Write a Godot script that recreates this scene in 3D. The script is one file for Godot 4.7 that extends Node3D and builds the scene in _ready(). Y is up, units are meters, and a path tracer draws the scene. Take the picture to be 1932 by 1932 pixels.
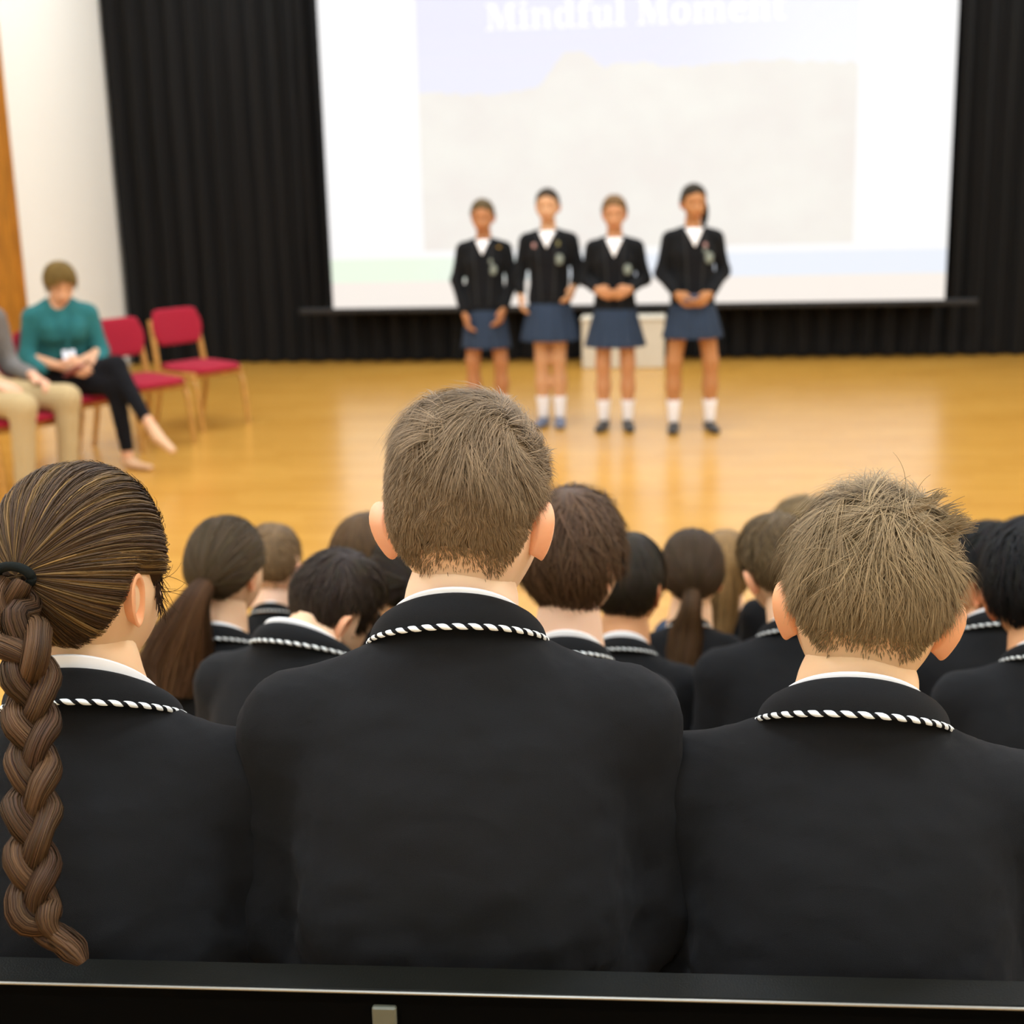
extends Node3D
# A school assembly: pupils in navy blazers seen from behind, four girls standing in front of a projection screen.

var M := {}
var taken := {}
var rng := RandomNumberGenerator.new()
var wave := FastNoiseLite.new()
var shared := {}


# ---------------------------------------------------------------- mesh builder
class MB:
	var v := PackedVector3Array()
	var n := PackedVector3Array()
	var c := PackedColorArray()
	var uv := PackedVector2Array()
	var t := PackedInt32Array()
	var tint := Color.WHITE

	func vert(p: Vector3, nr := Vector3.UP, col := Color(-1, 0, 0)) -> int:
		v.append(p)
		n.append(nr)
		c.append(tint if col.r < 0.0 else col)
		return v.size() - 1

	func tri(a: int, b: int, d: int) -> void:
		t.append(a)
		t.append(d)
		t.append(b)

	func quad(a: int, b: int, d: int, e: int) -> void:
		tri(a, b, d)
		tri(a, d, e)

	# smooth normals for all that was added since v0 and t0 (counter-clockwise seen from outside)
	func smooth(v0: int, t0: int) -> void:
		for i in range(v0, v.size()):
			n[i] = Vector3.ZERO
		for i in range(t0, t.size(), 3):
			var a := t[i]
			var b := t[i + 2]
			var d := t[i + 1]
			var f := (v[b] - v[a]).cross(v[d] - v[a])
			n[a] += f
			n[b] += f
			n[d] += f
		for i in range(v0, v.size()):
			n[i] = n[i].normalized() if n[i].length_squared() > 1e-20 else Vector3.UP

	func flat_quad(a: Vector3, b: Vector3, d: Vector3, e: Vector3) -> void:
		var nr := (b - a).cross(d - a).normalized()
		var i := vert(a, nr)
		vert(b, nr)
		vert(d, nr)
		vert(e, nr)
		quad(i, i + 1, i + 2, i + 3)

	func flat_tri(a: Vector3, b: Vector3, d: Vector3) -> void:
		var nr := (b - a).cross(d - a).normalized()
		var i := vert(a, nr)
		vert(b, nr)
		vert(d, nr)
		tri(i, i + 1, i + 2)

	# a box with chamfered edges
	func box(at: Vector3, size: Vector3, bevel := 0.004, turn := Basis()) -> void:
		var h := size / 2.0
		var b := minf(bevel, minf(h.x, minf(h.y, h.z)) * 0.9)
		var k := {}
		for sx in [-1, 1]:
			for sy in [-1, 1]:
				for sz in [-1, 1]:
					var s := Vector3(sx, sy, sz)
					k[Vector4i(sx, sy, sz, 0)] = at + turn * (s * Vector3(h.x, h.y - b, h.z - b))
					k[Vector4i(sx, sy, sz, 1)] = at + turn * (s * Vector3(h.x - b, h.y, h.z - b))
					k[Vector4i(sx, sy, sz, 2)] = at + turn * (s * Vector3(h.x - b, h.y - b, h.z))
		var mid := at
		for s in [-1, 1]:
			_face(mid, [k[Vector4i(s, -1, -1, 0)], k[Vector4i(s, 1, -1, 0)], k[Vector4i(s, 1, 1, 0)], k[Vector4i(s, -1, 1, 0)]])
			_face(mid, [k[Vector4i(-1, s, -1, 1)], k[Vector4i(1, s, -1, 1)], k[Vector4i(1, s, 1, 1)], k[Vector4i(-1, s, 1, 1)]])
			_face(mid, [k[Vector4i(-1, -1, s, 2)], k[Vector4i(1, -1, s, 2)], k[Vector4i(1, 1, s, 2)], k[Vector4i(-1, 1, s, 2)]])
			for r in [-1, 1]:
				_face(mid, [k[Vector4i(s, r, -1, 0)], k[Vector4i(s, r, 1, 0)], k[Vector4i(s, r, 1, 1)], k[Vector4i(s, r, -1, 1)]])
				_face(mid, [k[Vector4i(s, -1, r, 0)], k[Vector4i(s, 1, r, 0)], k[Vector4i(s, 1, r, 2)], k[Vector4i(s, -1, r, 2)]])
				_face(mid, [k[Vector4i(-1, s, r, 1)], k[Vector4i(1, s, r, 1)], k[Vector4i(1, s, r, 2)], k[Vector4i(-1, s, r, 2)]])
				for q in [-1, 1]:
					var a: Vector3 = k[Vector4i(s, r, q, 0)]
					var bb: Vector3 = k[Vector4i(s, r, q, 1)]
					var d: Vector3 = k[Vector4i(s, r, q, 2)]
					if (bb - a).cross(d - a).dot(a - mid) > 0.0:
						flat_tri(a, bb, d)
					else:
						flat_tri(a, d, bb)

	func _face(mid: Vector3, p: Array) -> void:
		if (p[1] - p[0]).cross(p[2] - p[0]).dot(p[0] + p[2] - mid * 2.0) > 0.0:
			flat_quad(p[0], p[1], p[2], p[3])
		else:
			flat_quad(p[3], p[2], p[1], p[0])

	# rings of equal size joined into a skin; each ring runs counter-clockwise seen from the end
	func loft(rings: Array, closed := true, cap_start := true, cap_end := true, flip := false) -> void:
		var v0 := v.size()
		var t0 := t.size()
		var m: int = rings[0].size()
		for r in rings:
			for p in r:
				vert(p)
		for i in rings.size() - 1:
			for j in (m if closed else m - 1):
				var a := v0 + i * m + j
				var b := v0 + i * m + (j + 1) % m
				if flip:
					quad(a, a + m, b + m, b)
				else:
					quad(a, b, b + m, a + m)
		for e in 2:
			if not closed or (e == 0 and not cap_start) or (e == 1 and not cap_end):
				continue
			var r: PackedVector3Array = rings[0] if e == 0 else rings[-1]
			var mid := Vector3.ZERO
			for p in r:
				mid += p
			var s := vert(mid / m)
			var first := v0 if e == 0 else v0 + (rings.size() - 1) * m
			for j in m:
				if (e == 0) != flip:
					tri(s, first + (j + 1) % m, first + j)
				else:
					tri(s, first + j, first + (j + 1) % m)
		smooth(v0, t0)

	# a tube along points, with a radius for each
	func tube(pts: Array, radii: Array, sides := 8, squash := 1.0, squash_along := Vector3.ZERO) -> void:
		var rings := []
		var last := Vector3.ZERO
		for i in pts.size():
			var d: Vector3 = (pts[mini(i + 1, pts.size() - 1)] - pts[maxi(i - 1, 0)]).normalized()
			var x: Vector3
			if last == Vector3.ZERO:
				x = d.cross(Vector3.UP if absf(d.y) < 0.9 else Vector3.RIGHT).normalized()
			else:
				x = (last - d * last.dot(d)).normalized()
			last = x
			var y := d.cross(x)
			var r := PackedVector3Array()
			for j in sides:
				var a := TAU * j / sides
				var o: Vector3 = (x * cos(a) + y * sin(a)) * radii[mini(i, radii.size() - 1)]
				if squash != 1.0:
					o -= squash_along * o.dot(squash_along) * (1.0 - squash)
				r.append(pts[i] + o)
			rings.append(r)
		loft(rings)

	# another builder's shapes, moved
	func add(o: MB, x := Transform3D()) -> void:
		var v0 := v.size()
		var turn := x.basis.inverse().transposed()
		for i in o.v.size():
			v.append(x * o.v[i])
			n.append((turn * o.n[i]).normalized())
		c.append_array(o.c)
		var mirrored := x.basis.determinant() < 0.0
		for i in range(0, o.t.size(), 3):
			t.append(v0 + o.t[i])
			t.append(v0 + o.t[i + (2 if mirrored else 1)])
			t.append(v0 + o.t[i + (1 if mirrored else 2)])

	func mesh(with_colours := false) -> ArrayMesh:
		var a := []
		a.resize(Mesh.ARRAY_MAX)
		a[Mesh.ARRAY_VERTEX] = v
		a[Mesh.ARRAY_NORMAL] = n
		if with_colours:
			a[Mesh.ARRAY_COLOR] = c
		if uv.size() == v.size():
			a[Mesh.ARRAY_TEX_UV] = uv
		a[Mesh.ARRAY_INDEX] = t
		var m := ArrayMesh.new()
		m.add_surface_from_arrays(Mesh.PRIMITIVE_TRIANGLES, a)
		return m


# ---------------------------------------------------------------- nodes
func numbered(called: String) -> String:
	var k: int = taken.get(called, 0)
	taken[called] = k + 1
	return called if k == 0 else "%s_%03d" % [called, k]


func thing(called: String, label: String, category: String, at := Vector3.ZERO, turn := 0.0, group := "") -> Node3D:
	var o := Node3D.new()
	o.name = numbered(called)
	add_child(o)
	o.position = at
	o.rotation.y = turn
	tag(o, label, category, group)
	return o


func tag(o: Node, label: String, category: String, group := "") -> void:
	o.set_meta("label", label)
	o.set_meta("category", category)
	if group:
		o.set_meta("group", group)


func put(called: String, m: Mesh, mat: Material, parent: Node = null, label := "") -> MeshInstance3D:
	var o := MeshInstance3D.new()
	o.mesh = m
	o.material_override = mat
	if parent == null or parent == self:
		o.name = numbered(called)
		add_child(o)
	else:
		o.name = called
		parent.add_child(o, true)
	if label:
		o.set_meta("label", label)
	return o


func struct(called: String, m: Mesh, mat: Material, parent: Node = null) -> MeshInstance3D:
	var o := put(called, m, mat, parent)
	if parent == null:
		o.set_meta("kind", "structure")
	return o


func boxed(at: Vector3, size: Vector3, bevel := 0.004) -> ArrayMesh:
	var b := MB.new()
	b.box(at, size, bevel)
	return b.mesh()


# ---------------------------------------------------------------- materials
func mat(col: Color, rough := 0.8, spec := 0.5, vcol := false) -> StandardMaterial3D:
	var m := StandardMaterial3D.new()
	m.albedo_color = col
	m.roughness = rough
	m.metallic_specular = spec
	m.vertex_color_use_as_albedo = vcol
	return m


func speckle(freq: float, seed_: int, ramp: Array, size := 256, octaves := 3) -> NoiseTexture2D:
	var f := FastNoiseLite.new()
	f.seed = seed_
	f.frequency = freq
	f.fractal_octaves = octaves
	var t := NoiseTexture2D.new()
	t.width = size
	t.height = size
	t.seamless = true
	t.noise = f
	var g := Gradient.new()
	g.offsets = PackedFloat32Array([0.2, 0.8])
	g.colors = PackedColorArray(ramp)
	t.color_ramp = g
	return t


func relief(m: StandardMaterial3D, t: Texture2D, scale: float, depth: float) -> void:
	m.heightmap_enabled = true
	m.heightmap_texture = t
	m.heightmap_scale = depth
	m.uv1_triplanar = true
	m.uv1_world_triplanar = true
	m.uv1_scale = Vector3.ONE * scale


func cloth(col: Color, weave: Texture2D, scale := 22.0, depth := 0.05, sheen := 0.25) -> StandardMaterial3D:
	var m := mat(col, 0.95, 0.25)
	relief(m, weave, scale, depth)
	if sheen > 0.0:
		m.rim_enabled = true
		m.rim = sheen
		m.rim_tint = 0.6
	return m


func wood_floor() -> StandardMaterial3D:
	var w := 1024
	var im := Image.create_empty(w, w, false, Image.FORMAT_RGB8)
	var f := FastNoiseLite.new()
	f.seed = 5
	f.frequency = 0.02
	f.fractal_octaves = 4
	var r := RandomNumberGenerator.new()
	r.seed = 11
	var tone := []
	for row in 32:
		var line := []
		for k in 8:
			line.append(r.randf())
		tone.append(line)
	for y in w:
		var row := y / 32
		var shift := (row * 371) % w
		for x in range(0, w, 2):
			var k := ((x + shift) % w) / 256
			var g := f.get_noise_2d(x * 0.12 + row * 91.0, y * 2.2) * 0.5 + 0.5
			var s: float = tone[row][k] * 0.55 + g * 0.45
			var col := Color(0.73, 0.52, 0.20).lerp(Color(0.81, 0.605, 0.27), s)
			im.set_pixel(x, y, col)
			im.set_pixel(x + 1, y, col)
	var m := mat(Color.WHITE, 0.3, 0.5)
	m.albedo_texture = ImageTexture.create_from_image(im)
	m.uv1_triplanar = true
	m.uv1_world_triplanar = true
	m.uv1_scale = Vector3.ONE * 0.42
	var g2 := speckle(0.03, 9, [Color(0.235, 0.235, 0.235), Color(0.265, 0.265, 0.265)])
	m.roughness = 1.0
	m.roughness_texture = g2
	return m


func materials() -> void:
	var weave := speckle(0.22, 3, [Color.BLACK, Color.WHITE], 256, 2)
	var plaster := speckle(0.05, 4, [Color.BLACK, Color.WHITE])
	M.floor = wood_floor()
	M.wall = mat(Color(0.955, 0.93, 0.87), 0.9, 0.3)
	relief(M.wall, plaster, 2.0, 0.1)
	M.dark_wall = mat(Color(0.1, 0.1, 0.1), 0.9, 0.2)
	M.ceiling = mat(Color(0.93, 0.92, 0.89), 0.95, 0.2)
	M.curtain = cloth(Color(0.105, 0.1, 0.092), weave, 12.0, 0.05, 0.3)
	M.black_paint = mat(Color(0.06, 0.06, 0.06), 0.5)
	M.blazer = cloth(Color(0.097, 0.098, 0.099), weave, 26.0, 0.035, 0.3)
	M.trousers = cloth(Color(0.14, 0.14, 0.15), weave, 26.0, 0.03, 0.2)
	M.cord = mat(Color(0.05, 0.05, 0.05), 0.8, 0.3)
	M.cord_white = mat(Color(0.9, 0.91, 0.89), 0.8, 0.3)
	M.shirt = mat(Color(0.985, 0.98, 0.97), 0.85, 0.3)
	M.jumper = cloth(Color(0.1, 0.1, 0.105), weave, 20.0, 0.05, 0.1)
	M.skirt = cloth(Color(0.20, 0.245, 0.31), weave, 20.0, 0.05, 0.2)
	M.sock = mat(Color(0.93, 0.91, 0.9), 0.9, 0.2)
	M.shoe = mat(Color(0.07, 0.07, 0.07), 0.35)
	M.shoe_blue = mat(Color(0.40, 0.42, 0.48), 0.8)
	M.elastic = mat(Color(0.09, 0.1, 0.09), 0.9, 0.2)
	M.red = cloth(Color(0.62, 0.135, 0.2), weave, 16.0, 0.06, 0.25)
	M.beech = mat(Color(0.80, 0.58, 0.26), 0.45)
	var grain := speckle(0.02, 21, [Color(0.80, 0.80, 0.80), Color.WHITE])
	M.beech.albedo_texture = grain
	M.beech.uv1_triplanar = true
	M.beech.uv1_scale = Vector3(2, 9, 9)
	M.veneer = mat(Color(0.76, 0.49, 0.13), 0.45)
	M.veneer.albedo_texture = grain
	M.veneer.uv1_triplanar = true
	M.veneer.uv1_scale = Vector3(4, 0.5, 4)
	M.teal = cloth(Color(0.19, 0.43, 0.43), weave, 18.0, 0.05, 0.2)
	M.khaki = cloth(Color(0.73, 0.64, 0.47), weave, 18.0, 0.05, 0.1)
	M.grey = cloth(Color(0.47, 0.45, 0.43), weave, 18.0, 0.05, 0.1)
	M.black_trousers = cloth(Color(0.09, 0.09, 0.1), weave, 20.0, 0.05, 0.1)
	M.nude = mat(Color(0.83, 0.66, 0.5), 0.5)
	M.brown_leather = mat(Color(0.36, 0.25, 0.16), 0.4)
	M.bench = mat(Color(0.055, 0.057, 0.04), 0.45, 0.22)
	relief(M.bench, plaster, 30.0, 0.01)
	M.matte_black = mat(Color(0.025, 0.025, 0.022), 0.95, 0.1)
	M.bench_panel = mat(Color(0.16, 0.162, 0.155), 0.6, 0.4)
	M.trim = mat(Color(0.58, 0.58, 0.55), 0.3)
	M.trim.metallic = 0.6
	M.bracket = mat(Color(0.33, 0.34, 0.29), 0.5)
	M.lapel = mat(Color(0.2, 0.2, 0.2), 0.9, 0.2)
	M.cream = mat(Color(0.80, 0.765, 0.68), 0.6)
	M.card = mat(Color(0.93, 0.94, 0.97), 0.4)
	M.phone = mat(Color(0.2, 0.17, 0.22), 0.25)
	M.phone_red = mat(Color(0.55, 0.25, 0.25), 0.4)
	M.gold = mat(Color(0.72, 0.58, 0.24), 0.4)
	M.pink_badge = mat(Color(0.72, 0.55, 0.52), 0.5)
	M.olive_badge = mat(Color(0.52, 0.5, 0.3), 0.5)
	M.crest = mat(Color(0.52, 0.55, 0.5), 0.7)
	M.hair = mat(Color.WHITE, 0.55, 0.28, true)


func skin(col: Color) -> StandardMaterial3D:
	var m := mat(col, 0.55, 0.4, true)
	m.subsurf_scatter_enabled = true
	m.subsurf_scatter_strength = 0.12
	return m


# ---------------------------------------------------------------- bodies: smooth union of tapered capsules, meshed as surface nets
func bone(a: Vector3, b: Vector3, ra: float, rb: float, sq := 1.0, ax := Vector3.BACK) -> Array:
	return [a, b, ra, rb, ax, sq]


func both(bones: Array, a: Vector3, b: Vector3, ra: float, rb: float, sq := 1.0, ax := Vector3.BACK) -> void:
	var f := Vector3(-1, 1, 1)
	bones.append(bone(a, b, ra, rb, sq, ax))
	bones.append(bone(a * f, b * f, ra, rb, sq, ax * f))


func net(bones: Array, cell: float, k: float, wrinkle := 0.0) -> MB:
	var lo := Vector3.ONE * 1e9
	var hi := -lo
	for b in bones:
		var r: Vector3 = Vector3.ONE * (maxf(b[2], b[3]) + cell * 2.0 + 1.5 / k)
		lo = lo.min((b[0] as Vector3).min(b[1]) - r)
		hi = hi.max((b[0] as Vector3).max(b[1]) + r)
	var nx := int((hi.x - lo.x) / cell) + 2
	var ny := int((hi.y - lo.y) / cell) + 2
	var nz := int((hi.z - lo.z) / cell) + 2
	var acc := PackedFloat32Array()
	acc.resize(nx * ny * nz)
	var reach := 4.0 / k + cell
	for b in bones:
		var a: Vector3 = b[0]
		var e: Vector3 = b[1] - b[0]
		var ra: float = b[2]
		var rb: float = b[3]
		var ax: Vector3 = b[4]
		var st: float = 1.0 / b[5] - 1.0
		var far := maxf(ra, rb) + reach
		var blo := (a.min(b[1]) - Vector3.ONE * far - lo) / cell
		var bhi := (a.max(b[1]) + Vector3.ONE * far - lo) / cell
		e += ax * (e.dot(ax) * st)
		var ee := maxf(e.length_squared(), 1e-9)
		var x0 := maxi(int(blo.x), 0)
		var x1 := mini(int(bhi.x) + 1, nx - 1)
		for z in range(maxi(int(blo.z), 0), mini(int(bhi.z) + 1, nz - 1) + 1):
			for y in range(maxi(int(blo.y), 0), mini(int(bhi.y) + 1, ny - 1) + 1):
				var i := (z * ny + y) * nx + x0
				var q0 := lo + Vector3(x0, y, z) * cell - a
				for x in range(x0, x1 + 1):
					var q := q0
					q0.x += cell
					q += ax * (q.dot(ax) * st)
					var s := clampf(q.dot(e) / ee, 0.0, 1.0)
					var d := (q - e * s).length() - ra - (rb - ra) * s
					if d < reach:
						acc[i] += exp(-k * d)
					i += 1
	for i in acc.size():
		acc[i] = log(maxf(acc[i], 1e-6))
	var out := MB.new()
	var ids := PackedInt32Array()
	ids.resize(acc.size())
	var sy := nx
	var sz := nx * ny
	var off := [0, 1, sy, sy + 1, sz, sz + 1, sz + sy, sz + sy + 1]
	var corner := [Vector3(0, 0, 0), Vector3(1, 0, 0), Vector3(0, 1, 0), Vector3(1, 1, 0), Vector3(0, 0, 1), Vector3(1, 0, 1), Vector3(0, 1, 1), Vector3(1, 1, 1)]
	var edges := [[0, 1], [2, 3], [4, 5], [6, 7], [0, 2], [1, 3], [4, 6], [5, 7], [0, 4], [1, 5], [2, 6], [3, 7]]
	for z in nz - 1:
		for y in ny - 1:
			var i := (z * ny + y) * nx - 1
			for x in nx - 1:
				i += 1
				var s0 := acc[i] > 0.0
				if s0 == (acc[i + 1] > 0.0) and s0 == (acc[i + sy] > 0.0) and s0 == (acc[i + sz] > 0.0) and s0 == (acc[i + sy + 1] > 0.0) and s0 == (acc[i + sz + 1] > 0.0) and s0 == (acc[i + sz + sy] > 0.0) and s0 == (acc[i + sz + sy + 1] > 0.0):
					continue
				var sum := Vector3.ZERO
				var count := 0
				for e in edges:
					var va := acc[i + off[e[0]]]
					var vb := acc[i + off[e[1]]]
					if (va > 0.0) != (vb > 0.0):
						sum += (corner[e[0]] as Vector3).lerp(corner[e[1]], va / (va - vb))
						count += 1
				ids[i] = out.vert(lo + (Vector3(x, y, z) + sum / count) * cell)
				if x > 0 and y > 0 and s0 != (acc[i + sz] > 0.0):
					if s0:
						out.quad(ids[i], ids[i - 1], ids[i - 1 - sy], ids[i - sy])
					else:
						out.quad(ids[i], ids[i - sy], ids[i - 1 - sy], ids[i - 1])
				if x > 0 and z > 0 and s0 != (acc[i + sy] > 0.0):
					if s0:
						out.quad(ids[i], ids[i - sz], ids[i - 1 - sz], ids[i - 1])
					else:
						out.quad(ids[i], ids[i - 1], ids[i - 1 - sz], ids[i - sz])
				if y > 0 and z > 0 and s0 != (acc[i + 1] > 0.0):
					if s0:
						out.quad(ids[i], ids[i - sy], ids[i - sy - sz], ids[i - sz])
					else:
						out.quad(ids[i], ids[i - sz], ids[i - sy - sz], ids[i - sy])
	out.smooth(0, 0)
	if wrinkle > 0.0:
		for i in out.v.size():
			var p := out.v[i]
			var w := wave.get_noise_3d(p.x * 700.0 + p.y * 260.0, p.y * 1300.0, p.z * 700.0) + 0.6 * wave.get_noise_3d(p.x * 2100.0, p.y * 2600.0 + p.x * 900.0, p.z * 2100.0)
			out.v[i] = p + out.n[i] * (w * wrinkle * (1.0 + 1.3 * smoothstep(-0.22, -0.36, p.y)))
		out.smooth(0, 0)
	return out


# where the surface of a body lies at x, y: the frontmost (side -1) or rearmost (side 1) z
func surface_z(b: MB, x: float, y: float, side: float, within := 0.02) -> float:
	var best := 0.0
	var got := -1e9
	for p in b.v:
		if absf(p.x - x) < within and absf(p.y - y) < within and p.z * side > got:
			got = p.z * side
			best = p.z
	return best


# ---------------------------------------------------------------- heads
# a point of the head for a direction from its middle; the face looks along -z; the ears sit at y -0.02
func skull(d: Vector3) -> Vector3:
	var p := d / pow(pow(absf(d.x) / 0.0745, 2.3) + pow(absf(d.y) / 0.110, 2.3) + pow(absf(d.z) / 0.0945, 2.3), 1.0 / 2.3)
	var low := smoothstep(0.01, -0.10, p.y)
	if p.z > 0.0:
		p.z *= 1.0 - 0.34 * low
	else:
		p.z *= 0.97 - 0.06 * low
	p.x *= 1.0 - 0.24 * low * low
	p.z -= 0.035 * low * (1.0 if p.z < 0.0 else 0.55)
	return p


func face(d: Vector3) -> Vector3:
	var p := skull(d)
	if d.z > -0.2:
		return p
	var ax := absf(p.x)
	p.z -= 0.020 * exp(-pow(p.x / 0.011, 2.0)) * smoothstep(0.012, -0.032, p.y) * smoothstep(-0.052, -0.038, p.y)   # nose
	p.z += 0.007 * exp(-pow((ax - 0.031) / 0.015, 2.0) - pow((p.y - 0.004) / 0.011, 2.0))                            # eye sockets
	p.z -= 0.004 * exp(-pow((p.y - 0.024) / 0.01, 2.0)) * exp(-pow(p.x / 0.05, 2.0))                                # brow
	p.z -= 0.005 * exp(-pow(p.x / 0.02, 2.0) - pow((p.y + 0.064) / 0.006, 2.0))                                     # upper lip
	p.z -= 0.005 * exp(-pow(p.x / 0.017, 2.0) - pow((p.y + 0.075) / 0.006, 2.0))                                    # lower lip
	p.z -= 0.006 * exp(-pow(p.x / 0.02, 2.0) - pow((p.y + 0.098) / 0.012, 2.0))                                     # chin
	return p


func direction(lat: float, lon: float) -> Vector3:
	return Vector3(cos(lat) * sin(lon), sin(lat), cos(lat) * cos(lon))


func head_mesh() -> MB:
	if shared.has("head"):
		return shared.head
	var b := MB.new()
	var rows := 54
	var cols := 72
	for r in rows + 1:
		for q in cols + 1:
			var d := direction(PI / 2 - PI * r / rows, TAU * q / cols)
			var p := face(d)
			var col := Color.WHITE
			if d.z < -0.3:
				var lip := exp(-pow(p.x / 0.02, 4.0) - pow((p.y + 0.069) / 0.010, 4.0))
				col = col.lerp(Color(0.82, 0.5, 0.5), lip * 0.8)
				var brow := exp(-pow((absf(p.x) - 0.032) / 0.018, 4.0) - pow((p.y - 0.024 + 0.15 * absf(absf(p.x) - 0.03)) / 0.0035, 4.0))
				col = col.lerp(Color(0.45, 0.34, 0.26), brow * 0.7)
			b.vert(p, Vector3.UP, col)
	for r in rows:
		for q in cols:
			var i := r * (cols + 1) + q
			b.quad(i, i + cols + 1, i + cols + 2, i + 1)
	b.smooth(0, 0)
	for r in rows + 1:   # the seam
		var i := r * (cols + 1)
		var s := (b.n[i] + b.n[i + cols]).normalized()
		b.n[i] = s
		b.n[i + cols] = s
	for s in [-1.0, 1.0]:   # eyes
		var ball := MB.new()
		for r in 9:
			for q in 13:
				var d := direction(PI / 2 - PI * r / 8.0, TAU * q / 12.0)
				var look := d.dot(Vector3(0, -0.15, -1).normalized())
				ball.vert(Vector3(s * 0.031, 0.003, -0.0765) + d * 0.0115, d, Color(0.05, 0.04, 0.03) if look > 0.94 else Color(0.25, 0.18, 0.12) if look > 0.84 else Color(1.1, 1.15, 1.2))
		for r in 8:
			for q in 12:
				var i := r * 13 + q
				ball.quad(i, i + 13, i + 14, i + 1)
		b.add(ball)
	shared.head = b
	return b


# an ear: a bowl that stands off the head by an angle, with a rolled rim and a lobe
func ear(side: float, stand: float) -> MB:
	var b := MB.new()
	var w := Vector3(side * sin(stand), 0.0, cos(stand))
	var u := Vector3(side * 0.12, 1.0, 0.16).normalized()
	var nr := u.cross(w).normalized() * side   # away from the head
	if nr.x * side < 0.0:
		nr = -nr
	var base := Vector3(side * 0.069, -0.020, 0.004)
	var steps := 28
	var rad := 9
	for face_ in 2:
		for k in rad + 1:
			var r := float(k) / rad
			for q in steps:
				var th := TAU * q / steps
				var sn := sin(th)
				var wide := lerpf(0.0135, 0.0185, smoothstep(-1.0, 0.4, sn * r))
				var p := base + u * (0.031 * (signf(sn) * pow(absf(sn), 0.85)) * r + 0.002) + w * (wide * (cos(th) * r + 0.86))
				var depth: float
				if face_ == 0:   # the side seen from outside
					depth = 0.002 + 0.0065 * smoothstep(0.55, 0.9, r) - 0.003 * exp(-pow((r - 0.62) / 0.12, 2.0)) - 0.002 * smoothstep(0.9, 1.0, r)
				else:
					depth = -0.004 - 0.006 * (1.0 - r * r) + 0.0105 * smoothstep(0.75, 1.0, r)
				b.vert(p + nr * depth, Vector3.UP, Color(1.0, 0.74, 0.64))
	var half := (rad + 1) * steps
	for face_ in 2:
		for k in rad:
			for q in steps:
				var a := face_ * half + k * steps + q
				var e := face_ * half + k * steps + (q + 1) % steps
				if (face_ == 0) == (side > 0.0):
					b.quad(a, a + steps, e + steps, e)
				else:
					b.quad(a, e, e + steps, a + steps)
	b.smooth(0, 0)
	# make sure that the outer face looks outwards
	if b.n[3 * steps].dot(nr) < 0.0:
		for i in b.n.size():
			b.n[i] = -b.n[i]
		for i in range(0, b.t.size(), 3):
			var x := b.t[i + 1]
			b.t[i + 1] = b.t[i + 2]
			b.t[i + 2] = x
	return b


# head, ears and neck, placed by the head's transform; the neck runs down to the point foot
func add_head(b: MB, h: Transform3D, foot: Vector3, neck := 0.058, stand := 0.5, scale := 1.0) -> void:
	var hs := h * Transform3D(Basis.from_scale(Vector3.ONE * scale), Vector3.ZERO)
	b.add(head_mesh(), hs)
	for s in [-1.0, 1.0]:
		b.add(ear(s, stand), hs)
	var a: Vector3 = hs * Vector3(0, -0.035, 0.008)
	var side := h.basis.x.normalized()
	var rings := []
	for k in 13:
		var t := k / 12.0
		var p := a.lerp(foot, t)
		var d := (foot - a).normalized().lerp(Vector3.DOWN, smoothstep(0.1, 0.7, t)).normalized()
		var sx := (side.lerp(Vector3.RIGHT, t) - d * side.lerp(Vector3.RIGHT, t).dot(d)).normalized()
		var sz := sx.cross(d).normalized()
		var r := neck * (0.97 + 0.10 * smoothstep(0.55, 1.0, t)) * lerpf(0.78, 1.0, smoothstep(0.0, 0.6, t))
		var ring := PackedVector3Array()
		for q in 28:
			var an := TAU * q / 28.0
			# flatter at the nape, with the two cords of muscle beside it
			var e := 1.0 + 0.035 * cos(2.0 * an) + 0.012 * cos(4.0 * an)
			ring.append(p + (sx * cos(an) * r * e + sz * sin(an) * r * 1.0) )
		rings.append(ring)
	b.tint = Color.WHITE
	b.loft(rings, true, false, false, true)


func hand_mesh() -> MB:
	if shared.has("hand"):
		return shared.hand
	# the right hand hangs along -y, thumb to -z, palm to -x
	var X := Vector3.RIGHT
	var bones := [bone(Vector3(0, 0.03, 0), Vector3(0, -0.01, 0), 0.024, 0.024, 0.75, X), bone(Vector3(0, -0.025, -0.006), Vector3(0, -0.07, -0.012), 0.024, 0.023, 0.5, X), bone(Vector3(0, -0.025, 0.008), Vector3(0, -0.066, 0.014), 0.024, 0.021, 0.5, X)]
	var zs := [-0.030, -0.010, 0.010, 0.028]
	var lens := [0.070, 0.078, 0.072, 0.056]
	for k in 4:
		var a := Vector3(0, -0.082 + 0.003 * k * (k - 2), zs[k])
		var turn := 0.35 + 0.08 * k
		var seg := [0.45, 0.32, 0.25]
		for s in 3:
			var b := a + Vector3(-sin(turn), -cos(turn), (zs[k]) * 0.35).normalized() * float(lens[k]) * float(seg[s])
			bones.append(bone(a, b, 0.0080 - 0.0006 * s, 0.0074 - 0.0006 * s))
			a = b
			turn += 0.38
	bones.append(bone(Vector3(-0.004, -0.012, -0.018), Vector3(-0.012, -0.045, -0.040), 0.013, 0.010))
	bones.append(bone(Vector3(-0.012, -0.045, -0.040), Vector3(-0.018, -0.074, -0.044), 0.0095, 0.0078))
	shared.hand = net(bones, 0.0042, 260.0)
	return shared.hand


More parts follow.
